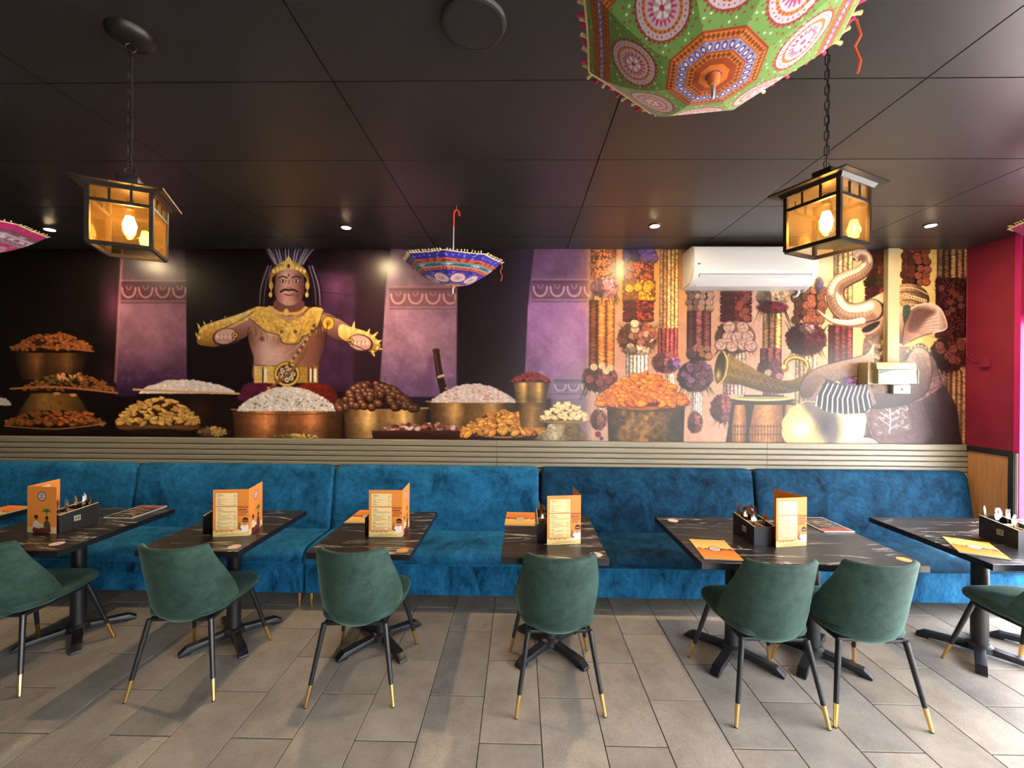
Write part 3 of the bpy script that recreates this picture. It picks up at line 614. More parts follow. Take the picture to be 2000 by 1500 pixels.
    puff(C, 1274, 1327, 688, 728, (176, 104, 104), 170, 3.4); puff(C, 1302, 1327, 700, 722, (160, 116, 170), 50, 3)
    # orange nuts in a bronze drum pot
    C.poly([(1186, 792), (1338, 792), (1336, 872), (1190, 872)], (96, 74, 46), grad=('x', [(0, (56, 42, 30)), (.25, (132, 100, 58)), (.5, (146, 112, 66)), (.8, (84, 66, 46)), (1, (60, 50, 44))]), tex=.55, ts=9)
    C.line([(1182, 790), (1260, 797), (1342, 789)], 6, (176, 116, 60)); C.line([(1184, 797), (1260, 803), (1340, 796)], 2, (90, 60, 34)); nuts(C, 1168, 1342, 791, 728, (222, 132, 56), 230, 9.5, .48, dark=(104, 46, 14))
    # G4
    mound(C, 1341, 1390, 560, 608, (188, 150, 130), 'rose', 80); strands(C, 1341, 1388, 606, 684, [(122, 72, 74), (150, 92, 92)], 3, 3); mound(C, 1341, 1388, 676, 706, (160, 116, 96), 'rose', 60)
    strands(C, 1350, 1372, 764, 810, [(232, 214, 204)], 5); leaves(C, 1330, 1388, 756, 18, (84, 84, 46), 18); puff(C, 1324, 1392, 704, 764, (112, 74, 96), 260, 4)
    for i in range(13): rose(C, r.uniform(1334, 1384), r.uniform(714, 752), r.uniform(6, 8), [(136, 96, 120), (150, 104, 150), (126, 76, 92)][i % 3])
    puff(C, 1344, 1373, 804, 845, (166, 110, 110), 90, 3)
    # G5
    mound(C, 1408, 1465, 560, 628, (146, 62, 52), 'ring', 240)
    for i in range(7): rose(C, r.uniform(1440, 1462), 578 + i * 7, 7, (166, 92, 78))
    strands(C, 1412, 1456, 690, 770, [(206, 176, 166)], 6); leaves(C, 1402, 1470, 680, 20, (76, 76, 48), 20); puff(C, 1396, 1474, 626, 690, (150, 106, 100), 200, 4)
    for x, y in ((1424, 637), (1450, 638), (1422, 657), (1440, 657), (1460, 656), (1408, 672), (1430, 675), (1452, 672), (1466, 674)): rose(C, x, y, 11.5, (214, 172, 160))
    leaves(C, 1392, 1434, 816, 22, (84, 76, 60), 18); puff(C, 1389, 1434, 770, 824, (156, 98, 100), 200, 4)
    # G6
    strands(C, 1489, 1526, 604, 700, [(196, 160, 120), (160, 112, 90), (214, 176, 120)], 3, 3); leaves(C, 1482, 1534, 602, 26, (70, 80, 44), 18)
    puff(C, 1477, 1538, 560, 596, (206, 180, 150), 190, 4); puff(C, 1478, 1536, 588, 610, (130, 54, 66), 120, 3.4)
    strands(C, 1484, 1526, 680, 715, [(146, 84, 88)], 3, 3); puff(C, 1479, 1530, 700, 745, (124, 70, 82), 160, 3.6); rose(C, 1500, 727, 7, (206, 170, 150)); rose(C, 1522, 733, 7, (190, 140, 150)); strands(C, 1490, 1520, 742, 775, [(160, 110, 120)], 4)
    # G7
    strands(C, 1553, 1596, 690, 800, [(226, 200, 170), (214, 180, 140)], 5, 3); mound(C, 1550, 1610, 558, 628, (176, 112, 84), 'rose', 120); leaves(C, 1538, 1616, 644, 20, (80, 84, 44), 26, True); leaves(C, 1545, 1610, 684, 16, (84, 80, 50), 18)
    puff(C, 1535, 1613, 630, 692, (112, 50, 62), 330, 4); puff(C, 1560, 1590, 632, 650, (196, 160, 150), 40, 3); puff(C, 1590, 1606, 540, 568, (120, 90, 140), 40, 3)
    # G8 .. G11
    strands(C, 1626, 1664, 478, 640, [(196, 164, 120), (222, 190, 140)], 4, 3); strands(C, 1617, 1665, 634, 710, [(124, 58, 60), (150, 78, 76)], 4, 3)
    mound(C, 1693, 1740, 478, 545, (132, 66, 46), 'ring', 190); puff(C, 1686, 1740, 538, 562, (96, 70, 44), 90, 3.4); mound(C, 1690, 1742, 558, 640, (140, 64, 52), 'ring', 200)
    mound(C, 1760, 1813, 478, 556, (158, 96, 74), 'rose', 160)
    strands(C, 1828, 1892, 478, 545, [(186, 150, 110), (150, 112, 80)], 5, 3); mound(C, 1826, 1892, 540, 658, (92, 46, 44), 'petal', 520)
    for i in range(8): rose(C, r.uniform(1836, 1882), 560 + i * 7, 6.5, (140, 84, 66))
    strands(C, 1838, 1888, 722, 872, [(196, 152, 112), (170, 128, 96)], 5, 3); leaves(C, 1826, 1886, 706, 28, (54, 36, 30), 30); puff(C, 1818, 1888, 655, 724, (112, 58, 52), 240, 4)
    for i in range(12): rose(C, r.uniform(1830, 1880), r.uniform(664, 708), 8.5, (156, 92, 78))
    # --- horn
    C.line([(1533, 717), (1536, 704), (1552, 697), (1572, 704), (1580, 724), (1572, 748), (1548, 760)], 9, (120, 96, 44)); C.line([(1533, 715), (1538, 702), (1554, 696), (1574, 704), (1578, 722)], 4, (214, 190, 120), .9); C.ell(1533, 718, 8, 8, (150, 122, 62)); C.ell(1531, 715, 4, 4, (232, 212, 150), soft=3)
    C.poly([(1414, 694), (1450, 706), (1490, 728), (1530, 742), (1566, 734), (1580, 716), (1586, 728), (1576, 752), (1546, 766), (1500, 766), (1450, 752), (1412, 742)], (128, 104, 58), sm=5, grad=('y', [(0, (166, 138, 80)), (.5, (140, 112, 62)), (1, (78, 60, 34))]), tex=.2, ts=5)
    for k in range(11):
        x = 1426 + k * 12; y = 722 + k * 3.2; C.line([(x - 7, y + 3), (x, y - 5), (x + 7, y + 3)], 1.2, (92, 72, 36), .7); C.line([(x - 6, y + 12), (x, y + 6), (x + 6, y + 12)], 1, (200, 172, 112), .5)
    C.ell(1408, 717, 12, 34, (146, 118, 66), .13); C.ell(1406, 717, 10, 31, (76, 58, 32), .13); C.glow(1403, 732, 10, 22, (226, 200, 130), .9, .1); C.line([(1413, 686), (1421, 705), (1416, 735), (1403, 750)], 2.2, (222, 198, 132))
    # --- barrel drum
    C.poly([(1430, 785), (1552, 785), (1566, 866), (1418, 866)], (64, 46, 42))
    for k, (x0, x1) in enumerate(((1436, 1456), (1470, 1528), (1536, 1556))):
        C.poly([(x0, 790), (x1, 790), (x1 + 3, 832), (x1, 866), (x0 - 5, 866), (x0 - 6, 832)], (186, 134, 92), sm=0, grad=('x', [(0, (140, 96, 66)), (.5, (206, 156, 108)), (1, (130, 88, 62))]), tex=.14, ts=5)
        for q in np.arange(x0 - 2, x1, 5): C.line([(q, 792), (q - 2, 864)], .8, (120, 80, 54), .5)
        C.line([(x0 - 5, 832), (x1 + 2, 832)], 1.6, (86, 56, 40)); C.line([(x0 - 5, 848), (x1 + 2, 848)], 1.4, (86, 56, 40))
        for q in np.arange(x0, x1, 6): C.line([(q, 828), (q, 866)], 1.6, (96, 62, 44), .7)
    C.line([(1462, 790), (1466, 820), (1458, 850)], 4, (46, 34, 34)); C.line([(1472, 790), (1464, 830)], 3, (46, 34, 34))
    C.ell(1490, 781, 64, 7, (52, 40, 38)); C.ell(1490, 777, 60, 5.5, (216, 200, 140)); C.ell(1490, 775, 54, 4, (160, 150, 120)); C.line([(1454, 772), (1530, 772)], 3, (70, 58, 54))
    # --- gramophone bell
    pts = []
    for k in range(56): a = k / 56 * 2 * math.pi; R = 1 + .05 * abs(math.sin(a * 6)); pts.append((1588 + 58 * R * math.cos(a), 836 + 52 * R * math.sin(a)))
    C.poly(pts, (196, 180, 132), tex=.05); C.ell(1588, 836, 55, 49, (206, 190, 140), soft=3)
    C.poly([(1566, 786), (1600, 770), (1632, 800), (1640, 850), (1622, 880), (1606, 840)], (118, 108, 110), sm=4, soft=14, al=.9); C.glow(1612, 830, 34, 46, (70, 64, 76), .95)
    for k in range(13): a = 2.0 + k * .3; C.line([(1600, 834), (1588 + 54 * math.cos(a), 836 + 48 * math.sin(a))], 1, (140, 120, 72), .55)
    C.glow(1566, 838, 36, 34, (255, 250, 214), .9); C.line([p for p in pts], 1.4, (232, 214, 160), .8, sm=0)
    # --- elephant
    EL, ED, EH = (206, 182, 164), (112, 86, 80), (238, 220, 200)
    C.poly([(1690, 700), (1740, 676), (1800, 680), (1828, 706), (1842, 752), (1866, 790), (1874, 840), (1866, 880), (1700, 880), (1690, 840), (1700, 790), (1684, 760)], (112, 90, 92), sm=5, grad=('y', [(0, (150, 126, 110)), (.35, (108, 86, 84)), (.7, (72, 56, 60)), (1, (62, 47, 52))]), tex=.14, ts=7)
    C.poly([(1828, 740), (1864, 790), (1872, 850), (1856, 880), (1820, 880), (1838, 820)], (76, 58, 58), sm=4, soft=10, al=.8)
    # embroidered cloth
    C.poly([(1690, 806), (1760, 770), (1798, 776), (1826, 850), (1790, 874), (1726, 878), (1700, 846)], (150, 118, 122), sm=0, grad=('x', [(0, (136, 106, 104)), (.6, (114, 86, 88)), (1, (92, 66, 66))]), tex=.2, ts=4)
    C.poly([(1696, 808), (1768, 776), (1782, 838), (1716, 852)], (132, 106, 106), soft=2, tex=.25, ts=4); C.line([(1698, 812), (1716, 852), (1784, 838), (1770, 776)], 2, (98, 74, 78)); C.line([(1700, 830), (1724, 866), (1804, 852), (1788, 778)], 2.6, (96, 84, 98)); C.line([(1706, 846), (1730, 876), (1822, 856)], 1.6, (92, 66, 66))
    for k in range(60): x = r.uniform(1702, 1776); y = r.uniform(790, 846); a = r.uniform(0, 6.28); C.line([(x, y), (x + 4 * math.cos(a), y + 4 * math.sin(a)), (x + 6 * math.cos(a + .9), y + 6 * math.sin(a + .9))], 1.3, (226, 204, 196) if k % 2 else (110, 84, 88), .75)
    C.line([(1738, 846), (1740, 820), (1738, 795)], 2, (226, 206, 198))
    for k in range(6): C.line([(1739, 838 - 7 * k), (1739 + (14 + k * 2) * (-1) ** k, 828 - 8 * k)], 1.6, (222, 200, 192), .9)
    C.poly([(1768, 756), (1836, 728), (1846, 746), (1800, 780), (1776, 780)], (150, 116, 116), sm=3, tex=.3, ts=3); C.line([(1770, 758), (1838, 728)], 1.4, (84, 60, 60)); C.line([(1778, 780), (1846, 746)], 1.4, (84, 60, 60))
    # forearm on the right
    C.poly([(1770, 690), (1796, 676), (1816, 692), (1820, 730), (1806, 770), (1760, 792), (1700, 796), (1700, 760), (1760, 756), (1776, 730)], (170, 148, 140), sm=5, grad=('y', [(0, (206, 184, 162)), (.4, (140, 116, 108)), (1, (70, 56, 64))]), tex=.12, ts=4)
    for k in range(9): C.line([(1780 + 2 * k, 694 + k * 3), (1796, 688 + k * 4.5), (1812 - k, 700 + k * 4)], 1, (122, 96, 88), .6)
    C.line([(1768, 700), (1782, 678), (1800, 672), (1818, 690)], 6, (96, 84, 72)); 
    for k in range(7): C.ell(1772 + k * 7, 688 - 14 * math.sin(math.pi * (k + .6) / 7.4), 4.4, 4.2, (146, 132, 108)); C.ell(1772 + k * 7, 687 - 14 * math.sin(math.pi * (k + .6) / 7.4), 2, 2, (206, 190, 160))
    # chest ornaments
    C.poly([(1692, 652), (1740, 656), (1748, 700), (1744, 760), (1690, 760), (1684, 700)], (128, 102, 84), sm=4, tex=.4, ts=4)
    for k in range(9):
        C.line([(1696, 664 + k * 9), (1716, 672 + k * 10), (1744, 664 + k * 9)], 2, (70, 50, 42) if k % 2 else (196, 166, 130), .8)
    for k in range(16): C.ell(r.uniform(1700, 1740), r.uniform(664, 700), 2.6, 2.6, (206, 180, 146)); 
    for k in range(22): C.line([(1690 + r.uniform(-2, 4), 700 + 3 * k), (1704, 702 + 3 * k)], 1.6, (170, 130, 84) if k % 2 else (66, 46, 34), .8)
    # left arm and hand
    C.poly([(1704, 668), (1690, 690), (1640, 704), (1600, 716), (1576, 730), (1562, 756), (1568, 776), (1590, 772), (1606, 750), (1650, 738), (1690, 732), (1706, 720)], EL, sm=5, grad=('y', [(0, (226, 202, 172)), (.4, (176, 150, 134)), (1, (92, 72, 70))]), tex=.1, ts=3)
    for k in range(22): x = 1592 + k * 5; y = 722 - k * 1.7; C.line([(x, y - 2), (x + 5, y + 10), (x + 3, y + 22)], .9, (140, 114, 102), .5)
    for k in range(7): C.line([(1568 + k * 3, 752 - k * 4), (1580 + k * 4, 744 - k * 2), (1590 + k * 4, 752 - k * 2)], 1.1, (120, 96, 90), .6)
    # accordion
    C.poly([(1588, 776), (1610, 738), (1650, 752), (1690, 744), (1708, 790), (1690, 806), (1650, 808), (1606, 800)], (50, 42, 58), sm=0, tex=.15, ts=5)
    for k in range(11):
        t = k / 10; x = 1596 + 96 * t; y = 742 + 12 * math.sin(math.pi * t * .9); C.line([(x + 14 - 6 * t, y), (x + 2, y + 24), (x + 2 + 10 * t - 4, y + 50 + 5 * math.sin(math.pi * t))], 2.4, (226, 220, 224), .95, sm=0)
        C.line([(x + 19 - 6 * t, y + 2), (x + 7, y + 25), (x + 7 + 10 * t - 4, y + 50)], 2, (28, 22, 34), .8, sm=0)
    C.poly([(1584, 778), (1608, 737), (1614, 740), (1592, 782)], (146, 122, 116)); C.poly([(1692, 744), (1698, 744), (1712, 788), (1704, 792)], (150, 124, 116), tex=.2)
    # head
    C.poly([(1674, 596), (1700, 580), (1730, 564), (1766, 560), (1790, 590), (1796, 640), (1770, 668), (1736, 664), (1712, 652), (1690, 656), (1684, 640), (1662, 636), (1656, 616)], EL, sm=5, grad=('y', [(0, (216, 186, 152)), (.4, (220, 192, 166)), (.75, (160, 126, 106)), (1, (96, 66, 54))]), tex=.08, ts=4)
    for k in range(44): x = r.uniform(1686, 1780); y = r.uniform(580, 650); C.line([(x, y), (x + 6, y + r.uniform(-2, 3)), (x + 11, y + 2)], .8, (150, 120, 104), .5)
    C.glow(1735, 655, 40, 16, (110, 74, 62), .8); C.poly([(1682, 642), (1700, 630), (1718, 626), (1708, 640), (1690, 648)], (44, 26, 24), sm=3); C.line([(1684, 650), (1700, 648), (1716, 636)], 4, (196, 164, 146)); 
    C.ell(1722, 596, 10, 7, (150, 120, 106), .2, soft=3); C.ell(1722, 596, 6.6, 4.6, (40, 26, 22), .2); C.ell(1720, 594, 1.6, 1.4, (250, 240, 230))
    # trunk with rings
    T = C.smooth([(1702, 602), (1678, 609), (1652, 607), (1635, 592), (1629, 570), (1636, 551), (1655, 539), (1677, 529), (1691, 514), (1690, 499), (1680, 493), (1670, 500)], 8, False); n = len(T)
    for w, c, off in ((1.14, (84, 58, 48), 1.5), (1.0, (186, 156, 132), 0)):
        for k in range(n - 1):
            q = 27 * (1 - k / n) ** .8 + 12; C.ell(T[k][0] + off * .6, T[k][1] + off, q / 2 * w, q / 2 * w, c, soft=1.4)
    for k in range(n - 1):
        q = 27 * (1 - k / n) ** .8 + 12; d = T[k + 1] - T[k]; d /= np.hypot(*d) + 1e-6; nx, ny = -d[1], d[0]
        sgn = 1 if ny < 0 else -1
        C.ell(T[k][0] + sgn * nx * q * .2, T[k][1] + sgn * ny * q * .2, q * .2, q * .2, (244, 228, 206), soft=5, al=.4)
        C.ell(T[k][0] - sgn * nx * q * .36, T[k][1] - sgn * ny * q * .36, q * .16, q * .16, (150, 116, 98), soft=4, al=.4)
        if k % 2 == 0: C.line([(T[k][0] - nx * q * .46, T[k][1] - ny * q * .46), (T[k][0] + d[0] * 2, T[k][1] + d[1] * 2), (T[k][0] + nx * q * .46, T[k][1] + ny * q * .46)], 1.0, (104, 76, 64), .75)
    C.line(list(T[6:n - 14] ), 2.4, (150, 118, 100), .6, sm=0); C.ell(1668, 503, 7, 4, (214, 190, 168), .5); C.ell(1666, 504, 3.4, 2, (70, 48, 42), .5)
    # tusk
    C.line([(1684, 626), (1660, 631), (1630, 628), (1610, 618), (1596, 604)], 14, (140, 104, 84), w2=2); C.line([(1684, 624), (1660, 629), (1630, 626), (1611, 616), (1597, 604)], 11.5, (240, 214, 184), w2=1.4); C.line([(1680, 620), (1655, 625), (1628, 622)], 3, (255, 244, 224), .8)
    # turban and ear
    C.poly([(1742, 566), (1762, 552), (1790, 554), (1808, 566), (1814, 586), (1800, 594), (1772, 600), (1754, 592)], (150, 122, 90), sm=4, grad=('x', [(0, (206, 176, 130)), (.5, (160, 130, 96)), (1, (84, 64, 54))]), tex=.2, ts=4)
    for k in range(5): C.line([(1752 + k * 3, 560 + k * 8), (1782, 560 + k * 8), (1810 - k, 572 + k * 6)], 2, (96, 72, 52) if k % 2 else (216, 190, 146), .8)
    for k in range(9): C.ell(1766 + k * 5, 574 + k * 1.6, 3, 3.6, (226, 200, 156)); C.ell(1766 + k * 5, 574 + k * 1.6, 1.3, 1.6, (90, 66, 48))
    C.poly([(1762, 672), (1764, 640), (1772, 606), (1790, 594), (1816, 592), (1836, 602), (1848, 632), (1844, 642), (1820, 648), (1796, 656), (1776, 666)], (226, 196, 178), sm=5, grad=('x', [(0, (150, 112, 96)), (.3, (192, 156, 138)), (.8, (234, 206, 188)), (1, (184, 148, 128))]))
    C.poly([(1772, 640), (1780, 606), (1800, 598), (1826, 606), (1808, 622), (1790, 644)], (96, 66, 56), sm=4, soft=9, al=.7)
    for k in range(10): a = -.2 + k * .17; C.line([(1774, 646), (1790 + 22 * math.cos(-1 + a * 1.3), 634 + 20 * math.sin(-1 + a * 1.6)), (1780 + 58 * math.cos(-.85 + a), 640 + 42 * math.sin(-.85 + a))], 1.2, (140, 104, 90), .55)
    C.line([(1772, 606), (1790, 594), (1816, 591), (1836, 601), (1848, 630), (1844, 642), (1820, 648)], 2.6, (240, 218, 200), .9); C.poly([(1762, 600), (1772, 592), (1778, 604), (1772, 622), (1764, 630)], (84, 96, 74), sm=3, tex=.3, ts=3)
    for P_ in ([(1704, 668), (1690, 690), (1640, 704), (1600, 716), (1576, 730), (1562, 756), (1568, 776)], [(1606, 750), (1650, 738), (1690, 732)], [(1828, 706), (1842, 752), (1866, 790), (1874, 840), (1868, 868)], [(1816, 692), (1820, 730), (1806, 770), (1760, 792)], [(1700, 580), (1730, 564), (1756, 558)], [(1762, 672), (1764, 640), (1772, 606)], [(1776, 666), (1796, 656), (1820, 648)]):
        C.line(P_, 1.6, (62, 42, 38), .8)
    for k in range(90):
        x = r.uniform(1596, 1868); y = r.uniform(690, 866)
        if x < 1700 and y > 740: continue
        C.line([(x, y), (x + r.uniform(2, 5), y + r.uniform(3, 6)), (x + r.uniform(0, 4), y + r.uniform(8, 12))], .9, (60, 44, 46), .35)
    puff(C, 1640, 1674, 735, 752, (176, 130, 190), 40, 3)
    for k in range(16): a = -2.6 + k * .2; C.line([(1680, 850), (1680 + 20 * math.cos(a) - 4, 838 + 26 * math.sin(a))], 2, (246, 236, 222), .7, w2=.6)
    C.ell(1690, 868, 26, 14, (206, 186, 178)); [C.line([(1672 + k * 6, 868), (1676 + k * 6, 858), (1682 + k * 6, 862)], 1, (130, 106, 108), .7) for k in range(7)]
    C.vary(MU0, MU1, MV0, MV1, .06, 5)
    g = 1.04 + 0.30 * np.clip((C.us - 1120) / 120, 0, 1)          # flower hall darkened in the print to offset the bright light there
    return np.clip(255 * (np.clip(C.a, 0, 255) / 255) ** g[None, :, None], 0, 255)

# ================================================================ the room
fl = struct(MB().box(XL, XR + 0.2, YF, YB + 0.1, -0.06, -0.004).build('floor', m_grout))
tile_me = MB().box(-0.1484, 0.1484, -0.2984, 0.2984, -0.006, 0.0).mesh('tile', m_tile, bev=0.0012, bseg=1)
X0, Y0 = -0.184, 2.013
far_tiles = MB()
for i in range(-24, 15):
    xa = X0 + i * 0.3015; xc = xa + 0.15075
    for j in range(-14, 5):
        yc = Y0 + (j + 0.5) * 0.604 + (0.302 if i % 2 else 0.0)
        if xc < XL + 0.1 or xc > XR + 0.1 or yc > YB or yc < YF + 0.2: continue
        if yc > 1.45 and abs(xc) < 4.4: link('tile', tile_me, fl, (xc, yc, 0.0))
        else: far_tiles.box(xc - 0.1484, xc + 0.1484, yc - 0.2984, yc + 0.2984, -0.006, 0.0)
ft = far_tiles.build('tile_field', m_tile, fl); ft['kind'] = 'stuff'

ce = struct(MB().box(XL, XR + 0.2, YF, YB + 0.1, ZC + 0.012, ZC + 0.08).build('ceiling', m_ceilgap))
for i in range(-6, 4):
    for j in range(-10, 5):
        xa = -0.762 + i * 1.18; ya = 1.686 + j * 0.6; xb = xa + 1.18; yb = ya + 0.6
        xb = min(xb, XR + 0.12); yb = min(yb, YB + 0.02)
        if xb - xa < 0.05 or yb - ya < 0.05 or xa < XL - 0.3: continue
        MB().box(xa + 0.003, xb - 0.003, ya + 0.003, yb - 0.003, ZC, ZC + 0.012).build('ceiling_panel', m_ceil, ce)

struct(MB().box(XL, XR + 0.2, YB, YB + 0.12, 0, ZC + 0.02).build('wall_back', m_dark))
struct(MB().box(XL - 0.1, XL, YF, YB, 0, ZC + 0.02).build('wall_left', m_dark))
struct(MB().box(XL, 0.6, YF - 0.12, YF, 0, ZC + 0.02).box(3.8, XR + 0.12, YF - 0.12, YF, 0, ZC + 0.02).box(0.6, 3.8, YF - 0.12, YF, 2.3, ZC + 0.02).box(0.6, 3.8, YF - 0.12, YF, 0, 0.2).build('wall_rear', m_dark))
# right wall: crimson return, head over the shopfront, far pier
struct(MB().box(XR, XR + 0.12, WIN_Y1, YB, 0, ZC + 0.02).build('wall_right', m_red))
struct(MB().box(XR, XR + 0.12, YF, WIN_Y1, WIN_HEAD, ZC + 0.02).box(XR, XR + 0.12, YF, WIN_Y0, 0, WIN_HEAD).build('wall_right_shopfront', m_red))
def window(n, parts_frame, panes):
    w = MB()
    for b in parts_frame: w.box(*b)
    o = struct(w.build('window_%d' % n, m_black))
    for b in panes: MB().box(*b).build('pane', m_glass, o)
ys = [WIN_Y0 + k * (WIN_Y1 - WIN_Y0) / 4 for k in range(5)]
fr = [(XR + 0.04, XR + 0.1, WIN_Y0, WIN_Y1, 0, 0.08), (XR + 0.04, XR + 0.1, WIN_Y0, WIN_Y1, WIN_HEAD - 0.06, WIN_HEAD)] + [(XR + 0.04, XR + 0.1, y - 0.025, y + 0.025, 0.08, WIN_HEAD - 0.06) for y in ys[1:4]]
window(1, fr, [(XR + 0.066, XR + 0.072, ys[k] + 0.025, ys[k + 1] - 0.025, 0.08, WIN_HEAD - 0.06) for k in range(4)])
xs = [0.6, 1.667, 2.733, 3.8]
fr = [(0.6, 3.8, YF - 0.1, YF - 0.04, 0.2, 0.26), (0.6, 3.8, YF - 0.1, YF - 0.04, 2.24, 2.3)] + [(x - 0.025, x + 0.025, YF - 0.1, YF - 0.04, 0.26, 2.24) for x in xs[1:3]]
window(2, fr, [(xs[k] + 0.025, xs[k + 1] - 0.025, YF - 0.073, YF - 0.067, 0.26, 2.24) for k in range(3)])  # rear window added behind the camera to even out the floor light
# pink painted end of the crimson wall, and white corner bead
struct(MB().box(XR - 0.006, XR + 0.126, WIN_Y1 - 0.012, WIN_Y1 + 0.03, 0.0, ZC).build('trim_1', m_pink))
# pavement outside
m_pave = mat('pale_pavement', rough=0.85)
L(m_pave, ramp(m_pave, noise(m_pave, coords(m_pave), 2, 5), [(0.3, rgb(176, 170, 160)), (0.7, rgb(204, 198, 188))]), bsdf(m_pave).inputs['Base Color'])
struct(MB().box(-20, XL - 0.12, -30, 30, -0.3, -0.06).box(XL - 0.12, XR + 0.2, -30, YF - 0.02, -0.3, -0.06).box(XR + 0.2, 30, -30, 30, -0.3, -0.06).build('ground', m_pave))

# slatted bronze dado along the mural wall
da = struct(MB().box(XL, XR, YB - 0.012, YB, 0.0, 1.216).build('trim_2', m_black))
zt = 1.216
for h in (0.058, 0.049, 0.047, 0.047, 0.047, 0.047):
    for (xa, xb) in ((XL, -2.6), (-2.597, -0.2), (-0.197, 2.2), (2.203, XR - 0.002)):
        MB().prism([(YB - 0.012, zt), (YB - 0.030, zt - 0.002), (YB - 0.034, zt - 0.008), (YB - 0.034, zt - h + 0.012), (YB - 0.028, zt - h + 0.005), (YB - 0.012, zt - h + 0.004)], 'x', xa, xb).build('slat', m_slat, da)
    zt -= h
# wood dado on the crimson return, dark edging
wd = struct(MB().box(XR - 0.014, XR, WIN_Y1 + 0.052, YB - 0.036, 0.0, 1.165).build('trim_3', m_wood))
MB().box(XR - 0.024, XR, WIN_Y1 + 0.012, YB - 0.036, 1.165, 1.212).build('top_edging', m_black, wd, bev=0.002)
MB().box(XR - 0.024, XR, WIN_Y1 + 0.012, WIN_Y1 + 0.052, 0.0, 1.165).build('end_edging', m_black, wd, bev=0.002)
MB().box(XR - 0.012, XR, WIN_Y1 - 0.004, WIN_Y1 + 0.012, 0.0, 1.20).build('corner_bead', m_white, wd)
# small dark cornice line at the mural head
# ---------------- mural print
MX = [(-4.809, 0), (-2.414, 500), (-0.07, 1000), (2.222, 1500), (3.953, 1885)]
A_ = np.array([[u, 1, -x * u] for x, u in MX]); mp_, mq_, ms_ = np.linalg.lstsq(A_, np.array([x for x, u in MX]), rcond=None)[0]
img = mural()
hh, ww = img.shape[:2]
uu = np.linspace(MU0, MU1, ww); xx = (mp_ * uu + mq_) / (1 + ms_ * uu); xx = np.minimum(xx, XR - 0.003)
z_top, z_bot = ZC - 0.001, 1.2165
tt = np.linspace(0, 1, hh)
vt = 487.5 - 0.0018 * uu; vb = 850.5 + 0.0088 * uu
rows = np.zeros((hh, ww, 3)); rows[..., 0] = xx[None]; rows[..., 1] = YB - 0.003; rows[..., 2] = (z_top + (z_bot - z_top) * tt)[:, None]
# resample the print so that its design edges meet the wall's edges
vv = vt[None] + (vb - vt)[None] * tt[:, None]; fi = (vv - MV0) / (MV1 - MV0) * (hh - 1); i0 = np.clip(fi.astype(int), 0, hh - 2); fr_ = (fi - i0)[..., None]
jj = np.arange(ww)[None].repeat(hh, 0); colr = img[i0, jj] * (1 - fr_) + img[i0 + 1, jj] * fr_
mu = painted('wall_mural', rows, colr * MURAL_GAIN if 'MURAL_GAIN' in globals() else colr, m_mural)
tag(mu, 'wide glossy wall mural of a feast, hanging flower garlands and an elephant musician', 'mural')
mu.visible_shadow = True

